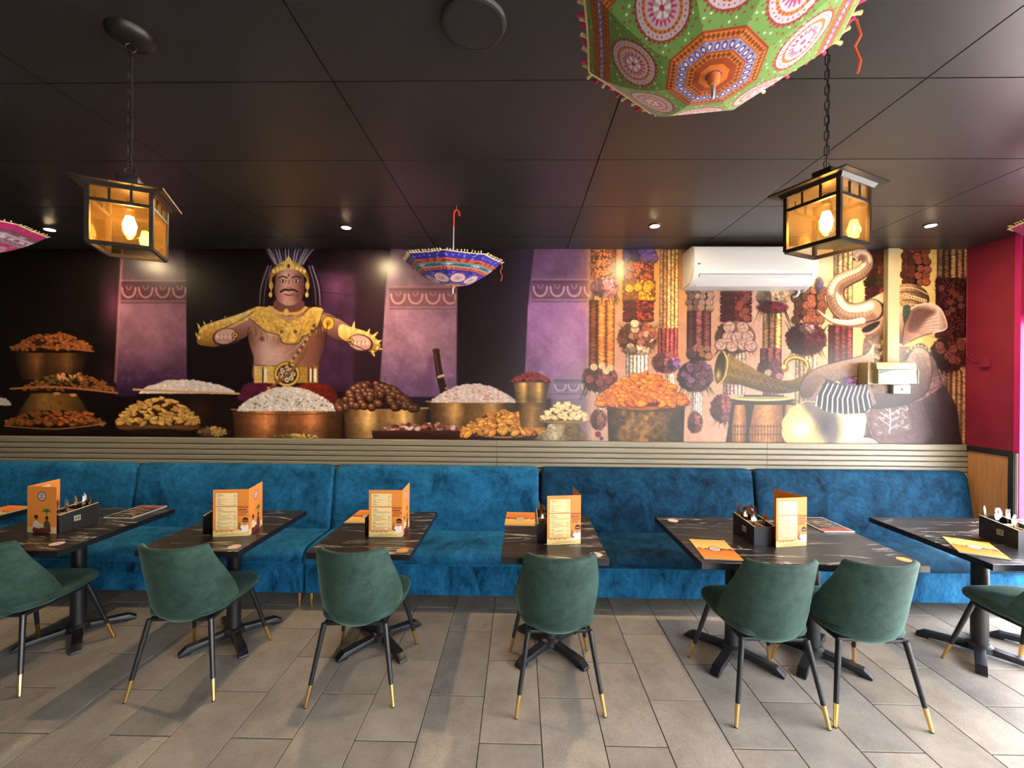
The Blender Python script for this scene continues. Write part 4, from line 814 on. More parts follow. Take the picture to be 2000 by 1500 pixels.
# ================================================================ benches
BX = [-5.25, -3.425, -1.64, 0.186, 2.05, 3.90]
bench_lab = ['cut off by the left edge behind table 10', 'behind the second table from the left', 'behind the third table from the left', 'behind the narrow table in the middle', 'at the wood panel on the right']
def bench(i):
    xa, xb = BX[i], BX[i + 1]; w = xb - xa; vel = m_velvet_crush_dimmed if i >= 3 else m_velvet_blue; hw = w / 2 - 0.012
    t = thing('velvet_bench', 'blue velvet banquette bench ' + bench_lab[i], 'bench', ((xa + xb) / 2, 3.46, 0), 0, 'blue banquette benches along the wall')
    # backrest: side profile (y, z) with an inset at both ends
    prof = [(0.16, 0.40), (0.165, 0.47), (0.19, 0.62), (0.215, 0.78), (0.232, 0.90), (0.243, 0.955), (0.262, 0.985), (0.285, 0.992), (0.300, 0.985), (0.304, 0.95), (0.304, 0.40)]
    cy, cz = 0.24, 0.7
    rows = []
    cr = 0.07
    for (k, (xf, s)) in enumerate([(-1, 0.90), (-1 + 0.01 / hw, 0.955), (-1 + 0.03 / hw, 0.99), (-1 + 0.06 / hw, 1.0)] + [(q, 1.0) for q in np.linspace(-0.9, 0.9, 9)] + [(1 - 0.06 / hw, 1.0), (1 - 0.03 / hw, 0.99), (1 - 0.01 / hw, 0.955), (1, 0.90)]):
        rows.append([(xf * hw, cy + 0.06 + (y - cy - 0.06) * (s if y < 0.25 else 1), (cz + (z - cz) * s) if z > cz else z) for y, z in prof])
    b = MB().grid(rows, cu=True); n = len(prof)
    b.f.append(tuple(range(n))); b.f.append(tuple(range((len(rows) - 1) * n, len(rows) * n)))
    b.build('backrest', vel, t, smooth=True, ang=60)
    # seat cushion
    prof = [(0.2, 0.345), (-0.285, 0.345), (-0.293, 0.352), (-0.293, 0.385), (-0.283, 0.415), (-0.255, 0.440), (-0.20, 0.454), (-0.05, 0.458), (0.2, 0.452)]
    rows = []
    for (xf, s) in [(-1, 0.97), (-1 + 0.01 / hw, 0.992), (-1 + 0.03 / hw, 1.0)] + [(q, 1.0) for q in np.linspace(-0.9, 0.9, 9)] + [(1 - 0.03 / hw, 1.0), (1 - 0.01 / hw, 0.992), (1, 0.97)]:
        rows.append([(xf * hw, y, 0.345 + (z - 0.345) * s) for y, z in prof])
    b = MB().grid(rows, cu=True); n = len(prof); b.f.append(tuple(range(n))); b.f.append(tuple(range((len(rows) - 1) * n, len(rows) * n)))
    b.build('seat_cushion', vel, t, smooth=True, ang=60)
    MB().tube([(-hw, -0.292, 0.348), (hw, -0.292, 0.348)], 0.0055, 8).build('piping', vel, t, smooth=True)
    MB().box(-hw, hw, -0.286, 0.29, 0.115, 0.346).build('skirt', m_velvet_skirt, t, bev=0.012, bseg=3)
    for sx in (-1, 1):
        for sy in (-1, 1):
            x = sx * (hw - 0.035); y = -0.25 if sy < 0 else 0.24
            MB().tube([(x, y, 0.118), (x, y, 0.10), (x, y, 0.0)], [0.016, 0.015, 0.0075], 12).build('leg', m_gold, t, smooth=True)
    return t
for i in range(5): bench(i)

# ================================================================ tables
def ped(parent, x, y):
    MB().tube([(x, y, 0.03), (x, y, 0.715)], 0.042, 24).build('column', m_blackmetal, parent, smooth=True)
    MB().lathe([(0.066, 0.035), (0.064, 0.066), (0.047, 0.078)], 20, (x, y, 0)).build('collar', m_blackmetal, parent, smooth=True)
    MB().box(x - 0.2, x + 0.2, y - 0.03, y + 0.03, 0.702, 0.714).box(x - 0.03, x + 0.03, y - 0.2, y + 0.2, 0.7019, 0.7139).build('spider_plate', m_blackmetal, parent)
    for k in range(4):
        a = PI / 4 + k * PI / 2; m = MB()
        pr = [(0.02, 0.022), (0.02, 0.070), (0.09, 0.060), (0.255, 0.046), (0.296, 0.016), (0.298, 0.004), (0.292, 0.0), (0.235, 0.0), (0.228, 0.014), (0.10, 0.022)]
        m.prism(pr, 'y', -0.026, 0.026); m.xf(Matrix.Translation((x, y, 0)) @ Matrix.Rotation(a, 4, 'Z')).build('foot_arm', m_blackmetal, parent, bev=0.006, bseg=2)
def table(label, x0, x1, y0, y1, peds, rz=0.0):
    cx, cy = (x0 + x1) / 2, (y0 + y1) / 2
    t = thing('pedestal_table', label, 'table', (cx, cy, 0), rz, 'black marble pedestal tables')
    MB().box(x0 - cx, x1 - cx, y0 - cy, y1 - cy, 0.714, 0.75).build('table_top', m_marble, t, bev=0.0016, bseg=1)
    a, b, c, d = x0 - cx, x1 - cx, y0 - cy, y1 - cy; e = 0.0012
    MB().box(a - e, b + e, c - e, c, 0.7145, 0.7485).box(a - e, b + e, d, d + e, 0.7145, 0.7485).box(a - e, a, c, d, 0.7145, 0.7485).box(b, b + e, c, d, 0.7145, 0.7485).build('edge_band', m_edge, t)
    for px, py in peds: ped(t, px - cx, py - cy)
    return t
TT = 0.75
table('black marble table at the far left, mostly outside the picture', -4.36, -3.735, 2.4, 3.19, [(-4.05, 2.8)])
table('black marble table with the caddy numbered 10', -3.42, -2.645, 2.36, 3.18, [(-3.0, 2.81)])
table('small black marble table, second from the left, before the dark blue bench', -2.22, -1.618, 2.39, 3.17, [(-1.92, 2.80)])
table('small black marble table, third from the left, with a yellow sticker', -1.22, -0.618, 2.385, 3.18, [(-0.913, 2.785)])
table('small black marble table in the middle of the row', -0.093, 0.51, 2.355, 3.15, [(0.21, 2.752)], RAD(-0.6))
table('wide black marble table with two chairs and a dark menu', 1.01, 2.24, 2.325, 3.13, [(1.372, 2.715), (1.882, 2.715)])
table('black marble table at the right edge with the caddy numbered 15', 2.616, 3.84, 2.36, 3.18, [(2.985, 2.768), (3.49, 2.768)])

# ================================================================ chairs
def chair_proto():
    t = thing('velvet_chair', 'x', 'chair', (0, 0, 0), 0, 'green velvet chairs along the tables')
    # wrap-around back shell: closed profile swept round the sitter
    K = 41; H = 18; rows = []
    def outer(a, h):
        zt = 0.828 + 0.006 * a * a - 0.034 * max(0, (abs(a) - 0.90) / 0.1) ** 2.2
        zb = 0.402 + 0.030 * max(0, (abs(a) - 0.45) / 0.55) ** 1.5; z = zb + (zt - zb) * h
        rx = np.interp(h, [0, 0.05, 0.14, 0.35, 0.7, 1], [0.196, 0.214, 0.229, 0.238, 0.236, 0.228]); ry = np.interp(h, [0, 0.14, 0.4, 0.7, 1], [0.215, 0.25, 0.25, 0.225, 0.19])
        yb = np.interp(h, [0, 0.05, 0.14, 0.35, 1], [-0.215, -0.24, -0.262, -0.283, -0.334]); th = np.interp(h, [0, 1], [RAD(87), RAD(60)])
        q = a * th; return Vector((rx * math.sin(q), yb + ry * (1 - math.cos(q)), z)), Vector((-math.sin(q) / rx * 0.22, math.cos(q) / ry * 0.22, 0.10)).normalized()
    for i in range(K):
        a = -1 + 2 * i / (K - 1); e = max(0.0, 1 - ((abs(a) - 0.9) / 0.1) ** 2) ** 0.5 if abs(a) > 0.9 else 1.0; th = 0.034 * max(e, 0.12)
        O = [outer(a, k / H) for k in range(H + 1)]; row = [p for p, n in O]
        pt, n = O[-1]
        for s_ in (0.25, 0.5, 0.75): row.append(pt + n * th * s_ + Vector((0, 0, 0.012 * math.sin(PI * s_))))
        for p, n in reversed(O): row.append(p + n * th)
        p0, n0 = O[0]
        for s_ in (0.75, 0.5, 0.25): row.append(p0 + n0 * th * s_ - Vector((0, 0, 0.012 * math.sin(PI * s_))))
        rows.append(row)
    b = MB().grid(rows, cu=True); n = len(rows[0]); b.f.append(tuple(range(n))); b.f.append(tuple(range((K - 1) * n, K * n)))
    b.build('backrest', m_velvet_green, t, smooth=True, ang=70)
    # seat pad: superellipse rings
    rows = []
    for (s, z) in ((0.78, 0.425), (0.92, 0.427), (0.985, 0.437), (1.0, 0.451), (0.99, 0.464), (0.955, 0.474), (0.84, 0.480), (0.4, 0.483), (0.02, 0.483)):
        ring = []
        for j in range(48):
            q = 2 * PI * j / 48; c, s_ = math.cos(q), math.sin(q); e = 2 / 4.6
            x = 0.226 * math.copysign(abs(c) ** e, c); y = 0.232 * math.copysign(abs(s_) ** e, s_)
            x *= 1.0 + 0.06 * (y / 0.245) if y > 0 else 1.0 + 0.17 * (y / 0.245)
            zz = z + (0.012 * (y / 0.245) if y > 0 else 0.004 * y / 0.245); ring.append((x * s, 0.006 + y * s, zz))
        rows.append(ring)
    b = MB().grid(rows, cu=True); b.f.append(tuple(reversed(range(48)))); e = 8 * 48; b.f.append(tuple(e + j for j in range(48)))
    b.build('seat', m_velvet_green, t, smooth=True, ang=60)
    MB().tube([(-0.165, -0.19, 0.402), (0.165, -0.19, 0.402), (0.17, 0.17, 0.402), (-0.17, 0.17, 0.402)], 0.011, 8, closed=True).box(-0.15, 0.15, -0.17, 0.15, 0.398, 0.41).build('seat_frame', m_blackmetal, t, smooth=True)
    for sx in (-1, 1):
        for (tx, ty, fx, fy) in ((0.166, -0.196, 0.2325, -0.272), (0.172, 0.168, 0.249, 0.272)):
            a = Vector((sx * tx, ty, 0.408)); f = Vector((sx * fx, fy, 0.0)); m1 = f + (a - f) * 0.27
            lg = MB().tube([a, a + (m1 - a) * 0.5, m1], [0.0145, 0.0135, 0.0118], 14).build('leg', m_blackmetal, t, smooth=True)
            MB().tube([m1, f + (a - f) * 0.012], [0.0122, 0.0092], 14).build('leg_tip', m_gold, lg, smooth=True)
            MB().tube([f + (a - f) * 0.012, f], [0.0088, 0.0088], 12).build('floor_glide', m_black, lg, smooth=True)
    return t
cp = chair_proto()
chairs = [(-2.962, 2.502, 2.5, 'green velvet chair cut by the left edge, at the table numbered 10'),
          (-1.891, 2.498, 3.3, 'green velvet chair at the second table from the left'),
          (-0.9035, 2.485, 2.2, 'green velvet chair at the table with a yellow sticker and one menu'),
          (0.212, 2.447, 2.7, 'green velvet chair at the middle table'),
          (1.337, 2.407, -0.2, 'left one of two green velvet chairs at the wide table'),
          (1.851, 2.412, -2.4, 'right one of two green velvet chairs at the wide table'),
          (2.962, 2.455, 1.6, 'green velvet chair cut by the right edge, at the table numbered 15')]
for i, (x, y, a, lab) in enumerate(chairs):
    c = cp if i == 0 else copy_tree(cp)
    c.location = (x, y, 0); c.rotation_euler = (0, 0, RAD(a)); c['label'] = lab

# ================================================================ printed menus
def menu_front():
    C = Canvas(0, 210, 0, 297, 0.62, (228, 138, 58)); r = C.rng
    C.poly([(-5, 268), (12, 262), (24, 270), (36, 263), (50, 271), (64, 263), (78, 271), (92, 262), (106, 270), (124, 262), (150, 256), (215, 262), (215, 300), (-5, 300)], (240, 208, 140), sm=4)
    C.line([(60, 282), (150, 280)], 2, (130, 90, 50), .7); C.line([(34, 290), (180, 287)], 2, (130, 90, 50), .7)
    for y0, y1 in ((22, 104), (110, 256)):
        C.poly([(14, y0 - 3), (146, y0 - 3), (146, y1 + 3), (14, y1 + 3)], (198, 108, 44)); C.poly([(16, y0), (144, y0), (144, y1), (16, y1)], (240, 208, 150))
    rows = [(32, 30, 1), (38, 44, 0), (46, 22, 0), (58, 14, 1), (64, 60, 0), (74, 20, 1), (79, 50, 0), (90, 22, 1), (96, 46, 0), (122, 24, 1), (132, 36, 1), (140, 96, 0), (147, 84, 0), (157, 22, 1), (165, 76, 0), (172, 50, 0), (180, 78, 0), (187, 92, 0), (194, 50, 0), (206, 18, 1), (213, 88, 0), (220, 66, 0), (230, 16, 1), (236, 92, 0), (243, 70, 0), (249, 78, 0)]
    for y, w, b in rows:
        C.line([(24, y), (24 + w, y)], 2.6 if b else 2.0, (96, 62, 40), .9 if b else .62)
        if not b: C.line([(122, y), (136, y)], 2, (110, 74, 48), .7)
    # small cheering figure, plain
    C.poly([(160, 268), (164, 236), (176, 226), (186, 234), (196, 226), (210, 232), (212, 266)], (240, 228, 214), sm=3); C.poly([(148, 252), (150, 232), (156, 216), (162, 224), (160, 246), (168, 250), (166, 262)], (150, 88, 58), sm=3); C.line([(152, 224), (160, 206)], 5, (150, 92, 62))
    C.ell(190, 208, 14, 18, (196, 134, 98)); C.poly([(174, 206), (176, 188), (190, 180), (206, 188), (208, 208), (202, 196), (180, 196)], (34, 22, 20), sm=3); C.line([(178, 205), (203, 205)], 7, (24, 18, 20)); C.line([(184, 218), (196, 218)], 2, (130, 60, 50))
    return np.clip(C.a, 0, 255)
def menu_cover():
    C = Canvas(0, 210, 0, 297, 0.62, (232, 140, 60)); r = C.rng
    C.poly([(-5, 262), (40, 256), (120, 262), (215, 254), (215, 300), (-5, 300)], (238, 206, 140), soft=10)
    C.ell(105, 62, 31, 31, (70, 44, 56)); C.ell(105, 62, 25, 25, (226, 206, 206)); 
    for k in range(5): C.line([(88 + 3 * abs(k - 2), 48 + 7 * k), (122 - 3 * abs(k - 2), 48 + 7 * k)], 4, (90, 60, 76), .75 if k != 2 else .3)
    C.ell(105, 62, 28, 28, (70, 44, 56), al=.0)
    for k in range(9): a = -PI + k * PI / 8; C.line([(140, 165), (140 + 24 * math.cos(a), 158 + 20 * math.sin(a)), (140 + 36 * math.cos(a), 172 + 22 * math.sin(a))], 6, (66, 104, 52), w2=1.5)
    C.line([(140, 165), (145, 215), (143, 250)], 5, (120, 84, 44))
    C.ell(66, 200, 13, 15, (140, 84, 58)); C.ell(64, 192, 14, 9, (30, 20, 20)); C.poly([(44, 262), (48, 224), (68, 218), (96, 236), (122, 246), (120, 262)], (232, 206, 176), sm=3)
    C.ell(142, 206, 11, 14, (130, 80, 58)); C.ell(142, 198, 12, 9, (30, 20, 20)); C.poly([(120, 262), (124, 226), (142, 218), (162, 230), (164, 264)], (92, 74, 52), sm=3)
    C.poly([(48, 296), (46, 262), (80, 270), (105, 262), (140, 268), (166, 260), (160, 296)], (122, 52, 48), sm=3)
    return np.clip(C.a, 0, 255)
def menu_flat(dark=False):
    if dark:
        C = Canvas(0, 210, 0, 297, 0.4, (34, 34, 44)); r = C.rng
        C.poly([(0, 0), (210, 0), (210, 60), (0, 80)], (150, 70, 60), soft=20)
        for k in range(15):
            y = 86 + k * 13; C.line([(30 + 60 * (k % 3), y), (100 + 30 * (k % 4), y)], 5, (220, 180, 90) if k % 3 else (226, 210, 190), .8)
        for k in range(14): C.ell(r.uniform(20, 190), r.uniform(20, 270), 9, 7, jit(r, (196, 130, 60), .3), al=.8)
        C.line([(3, 3), (207, 3), (207, 294), (3, 294), (3, 3)], 7, (236, 226, 214), sm=0)
        return np.clip(C.a, 0, 255)
    C = Canvas(0, 210, 0, 297, 0.45, (236, 186, 92)); r = C.rng
    C.poly([(-5, 150), (215, 150), (215, 300), (-5, 300)], (230, 132, 42), grad=('y', [(0, (226, 120, 34)), (1, (240, 150, 60))]))
    C.poly([(-5, -5), (215, -5), (215, 148), (-5, 148)], (236, 186, 92), grad=('y', [(0, (226, 176, 84)), (1, (244, 206, 120))]))
    for k in range(46):
        x = r.uniform(10, 200); y = 148 + r.normal(0, 8); C.ell(x, y, r.uniform(5, 12), r.uniform(3, 8), jit(r, (112, 46, 44), .3), r.uniform(-.6, .6), al=.9)
    C.ell(105, 148, 36, 36, (96, 40, 50)); C.ell(105, 148, 29, 29, (236, 220, 214))
    for k in range(4): C.line([(88, 136 + 8 * k), (122, 136 + 8 * k)], 3.5, (110, 80, 86), .7)
    C.line([(50, 226), (160, 226)], 2, (150, 80, 40), .6); C.line([(40, 20), (170, 20)], 2, (190, 140, 70), .4)
    return np.clip(C.a, 0, 255)
def sheet(img, y=0.0, flip=False):
    h, w = img.shape[:2]; X, Z = np.meshgrid(np.linspace(0, 0.21, w), np.linspace(0.297, 0, h)); r = np.zeros((h, w, 3)); r[..., 0] = X; r[..., 1] = y; r[..., 2] = Z; return r
IMG_F, IMG_C, IMG_L, IMG_D = menu_front(), menu_cover(), menu_flat(), menu_flat(True)
def standing_menu(label, loc, rz, open_a, swap=False):
    """front panel runs along +x from the free edge to the fold; the second panel swings back"""
    t = thing('menu_booklet', label, 'menu', loc, rz, 'standing orange menus')
    fold = 0.0 if swap else 0.21
    p = painted('front_panel', sheet(IMG_C if swap else IMG_F, -0.0008), IMG_C if swap else IMG_F, m_paper, t)
    MB().box(0, 0.21, -0.0006, 0.0006, 0, 0.297).build('front_board', m_paper_edge, t)
    M2 = Matrix.Translation((fold, 0, 0)) @ Matrix.Rotation(open_a, 4, 'Z')
    im = IMG_F if swap else IMG_C; r2 = sheet(im, -0.0008)
    R = np.array(M2)[:3, :3]; T = np.array(M2)[:3, 3]
    painted('back_panel', r2 @ R.T + T, im, m_paper, t)
    MB().box(0, 0.21, -0.0006, 0.0006, 0, 0.297).xf(M2).build('back_board', m_paper_edge, t)
    if not swap:
        for k, (s, z, sz) in enumerate((('ABABA', 0.183, 0.0175), ('TASSA', 0.152, 0.0175), ('DIYA', 0.135, 0.0165))):
            o = text_mesh('lettering', s, sz * 1.15, m_ink, t, 0.0002); o.rotation_euler = (PI / 2, 0, 0); o.location = (0.1785 if k < 2 else 0.172, -0.0013, z)
        MB().box(0.149, 0.2, -0.0012, -0.0009, 0.1645, 0.1705).build('small_print', m_ink, t)
    return t
standing_menu('standing orange menu with its palm cover facing forward, on table 10', (-3.163, 2.646, TT), RAD(-4.5), RAD(100), True)
standing_menu('standing orange menu on the second table from the left, opened wide', (-1.925, 2.609, TT), RAD(8), RAD(93))
standing_menu('standing orange menu on the table with the yellow sticker', (-0.95, 2.647, TT), RAD(1.5), RAD(91))
standing_menu('standing orange menu on the middle table', (0.173, 2.554, TT), RAD(8), RAD(88))
standing_menu('standing sunlit orange menu on the wide table', (1.555, 2.563, TT), RAD(10), RAD(103))
def flat_menu(label, cx, cy, rz, dark=False, group='orange menus lying flat'):
    t = thing('menu_card', label, 'menu', (cx, cy, TT + 0.0006), rz, None if dark else group)
    im = IMG_D if dark else IMG_L; h, w = im.shape[:2]; X, Y = np.meshgrid(np.linspace(-0.105, 0.105, w), np.linspace(0.1485, -0.1485, h)); r = np.zeros((h, w, 3)); r[..., 0] = X; r[..., 1] = Y
    r[..., 2] = 0.0068 + 0.004 * np.clip((X + Y - 0.2) / 0.05, 0, 1) ** 2
    painted('cover', r, im, m_paper, t)
    MB().box(-0.105, 0.105, -0.1485, 0.1485, 0.0, 0.0062).build('pages', m_white, t, bev=0.001, bseg=1)
flat_menu('orange menu lying flat on the far left table', -3.85, 3.03, RAD(178))
flat_menu('dark menu lying flat on the back of table 10', -2.845, 3.075, RAD(-1), True)
flat_menu('orange menu lying flat on the table with the yellow sticker', -1.105, 3.03, RAD(180))
flat_menu('orange menu lying flat at the back left of the middle table', 0.012, 3.02, RAD(178))
flat_menu('orange menu lying flat at the front left of the wide table', 1.162, 2.505, RAD(-6.5))
flat_menu('dark menu lying flat at the back right corner of the wide table', 2.135, 2.985, RAD(-178), True)
flat_menu('orange menu lying askew on the table numbered 15', 2.76, 2.59, RAD(-31))
for x, y, m, lab in ((-2.767, 2.468, m_pinkst, 'round pale pink sticker on table 10'), (-1.684, 2.457, m_pinkst, 'round pale pink sticker on the second table from the left'), (-0.676, 2.439, m_yelst, 'round yellow sticker on the third table from the left'),
                     (0.446, 2.417, m_pinkst, 'round pale pink sticker on the middle table'), (1.112, 3.038, m_pinkst, 'round pale pink sticker at the back of the wide table'), (2.178, 2.409, m_yelst, 'round yellow sticker at the front right of the wide table')):
    s = thing('round_sticker', lab, 'sticker', (x, y, TT + 0.0002), 0, 'round stickers on the tables')
    MB().lathe([(0.0005, 0.0002), (0.035, 0.0002), (0.035, 0.0008), (0.0005, 0.0008)], 28, caps=False).build('disc', m, s)
    MB().tube(circle_pts(0.027, 28, 0.0009), 0.0008, 5, closed=True).build('printed_ring', m_yelst if m is m_pinkst else m_ink, s)

# ================================================================ cutlery caddies and cutlery
def spoon_me():
    b = MB(); rows = []
    for k in range(15):
        t = k / 14; y = 0.125 + 0.065 * t; w = 0.0205 * math.sin(PI * (0.06 + 0.94 * t) ** 0.85) ** 0.6 if t < 1 else 0.002
        rows.append([(w * q, 0.006 * math.sin(PI * t) * (1 - q * q) - 0.002, y) for q in np.linspace(-1, 1, 7)])
    b.grid(rows); b.tube([(0, 0, 0), (0, 0.001, 0.05), (0, 0, 0.127)], [0.0045, 0.003, 0.0022], 6); return b.mesh('spoon', m_steel, smooth=True)
def fork_me():
    b = MB(); b.box(-0.012, 0.012, -0.001, 0.001, 0.135, 0.158)
    for q in (-1, -0.33, 0.33, 1): b.tube([(q * 0.0105, 0, 0.156), (q * 0.0105, 0.003, 0.175), (q * 0.010, 0, 0.194)], [0.0016, 0.0014, 0.0008], 5)
    b.tube([(0, 0, 0), (0, 0.001, 0.06), (0, 0, 0.137)], [0.0045, 0.003, 0.003], 6); return b.mesh('fork', m_steel, smooth=True)
def knife_me():
    b = MB(); b.prism([(-0.008, 0.09), (0.008, 0.09), (0.0095, 0.13), (0.008, 0.18), (0.001, 0.205), (-0.007, 0.19)], 'y', -0.0009, 0.0009)
    b.tube([(0, 0, 0), (0, 0, 0.05), (0, 0, 0.092)], [0.006, 0.0055, 0.0065], 8); return b.mesh('knife', m_steel, smooth=True)
CUT = {'spoon': spoon_me(), 'fork': fork_me(), 'knife': knife_me()}
def caddy(label, where, x, y, rz, pieces, num=None, side=1, plate=False):
    """x, y: centre; .14 wide (x), .21 long (y); sloping top edge, higher at the back"""
    t = thing('cutlery_caddy', label, 'cutlery holder', (x, y, TT), rz, 'black cutlery caddies')
    hx, hy, w = 0.068, 0.105, 0.006; z0, z1 = 0.112, 0.14
    MB().box(-hx, hx, -hy, hy, 0, w).build('base', m_caddy, t)
    for s in (-1, 1): 
        MB().prism([(-hy, w), (hy, w), (hy, z1), (-hy, z0)], 'x', s * hx - (w if s > 0 else 0), s * hx + (0 if s > 0 else w)).build('side', m_caddy, t)
        MB().prism([(-hy, z0), (hy, z1), (hy, z1 + 0.003), (-hy, z0 + 0.003)], 'x', s * hx - (w if s > 0 else 0), s * hx + (0 if s > 0 else w)).build('ply_edge', m_ply, t)
    MB().box(-hx + w, hx - w, -hy, -hy + w, w, z0).build('front', m_caddy, t); MB().box(-hx + w, hx - w, hy - w, hy, w, z1).build('back', m_caddy, t)
    MB().box(-hx + w, hx - w, -0.003, 0.003, w, 0.118).build('divider', m_ply, t); MB().box(-0.003, 0.003, -hy + w, -0.003, w, 0.112).build('divider', m_ply, t)
    if num:
        pl = MB().box(-0.018, 0.018, -0.0012, 0, -0.018, 0.018).build('number_plate', m_tagm, t, bev=0.003)
        pl.location = (side * (hx + 0.0002), -0.012, 0.07); pl.rotation_euler = (0, 0, PI / 2 * side)
        o = text_mesh('number', num, 0.027, m_inkdark, pl, 0.0003); o.rotation_euler = (PI / 2, 0, 0); o.location = (0, -0.0015, 0)
    rnd = random.Random(sum(map(ord, label)))
    for k, (kind, dx, dy, ax, ay, pos) in enumerate(pieces):
        c, s = math.cos(rz), math.sin(rz); o = link(kind, CUT[kind]); o.location = (x + dx * c - dy * s, y + dx * s + dy * c, TT + 0.0075)
        o.rotation_euler = Euler((RAD(ax), RAD(ay), rz + rnd.uniform(-0.2, 0.2)), 'XYZ')
        tag(o, 'steel %s at the %s of the caddy %s' % (kind, pos, where), 'cutlery', 'cutlery ' + where)
SET = [('spoon', -0.032, 0.033, -1, 0, 'middle left'), ('fork', 0.032, 0.030, -2, 2, 'right'), ('knife', -0.024, 0.086, -1, -9, 'back left'), ('spoon', 0.032, 0.074, -1, 0, 'back right'), ('spoon', -0.033, -0.05, 2, 0, 'front left'), ('fork', 0.034, -0.05, 2, 2, 'front right'), ('fork', 0.0, 0.058, -2, 1, 'centre')]
caddy('black caddy numbered 10 with cutlery on the left table', 'with the palm cover menu', -2.985, 2.755, RAD(-14), SET, '10', 1)
caddy('black caddy half hidden by the menu on the second table from the left', 'on the second table from the left', -1.965, 2.77, RAD(2), SET[:5])
caddy('black caddy half hidden by the menu on the table with the yellow sticker', 'on the table with the yellow sticker', -0.918, 2.78, RAD(0), SET[1:6])
caddy('black caddy half hidden by the menu on the middle table', 'on the middle table', 0.185, 2.70, RAD(0), SET[:6])
caddy('black caddy full of cutlery on the wide table', 'on the wide table', 1.495, 2.70, RAD(6), SET + [('knife', -0.02, 0.068, -1, -13, 'left'), ('knife', 0.012, 0.09, -1, -8, 'far back')], '11', -1)
caddy('black caddy numbered 15 at the right edge', 'at the right edge', 3.075, 2.69, RAD(2), SET, '15', -1)

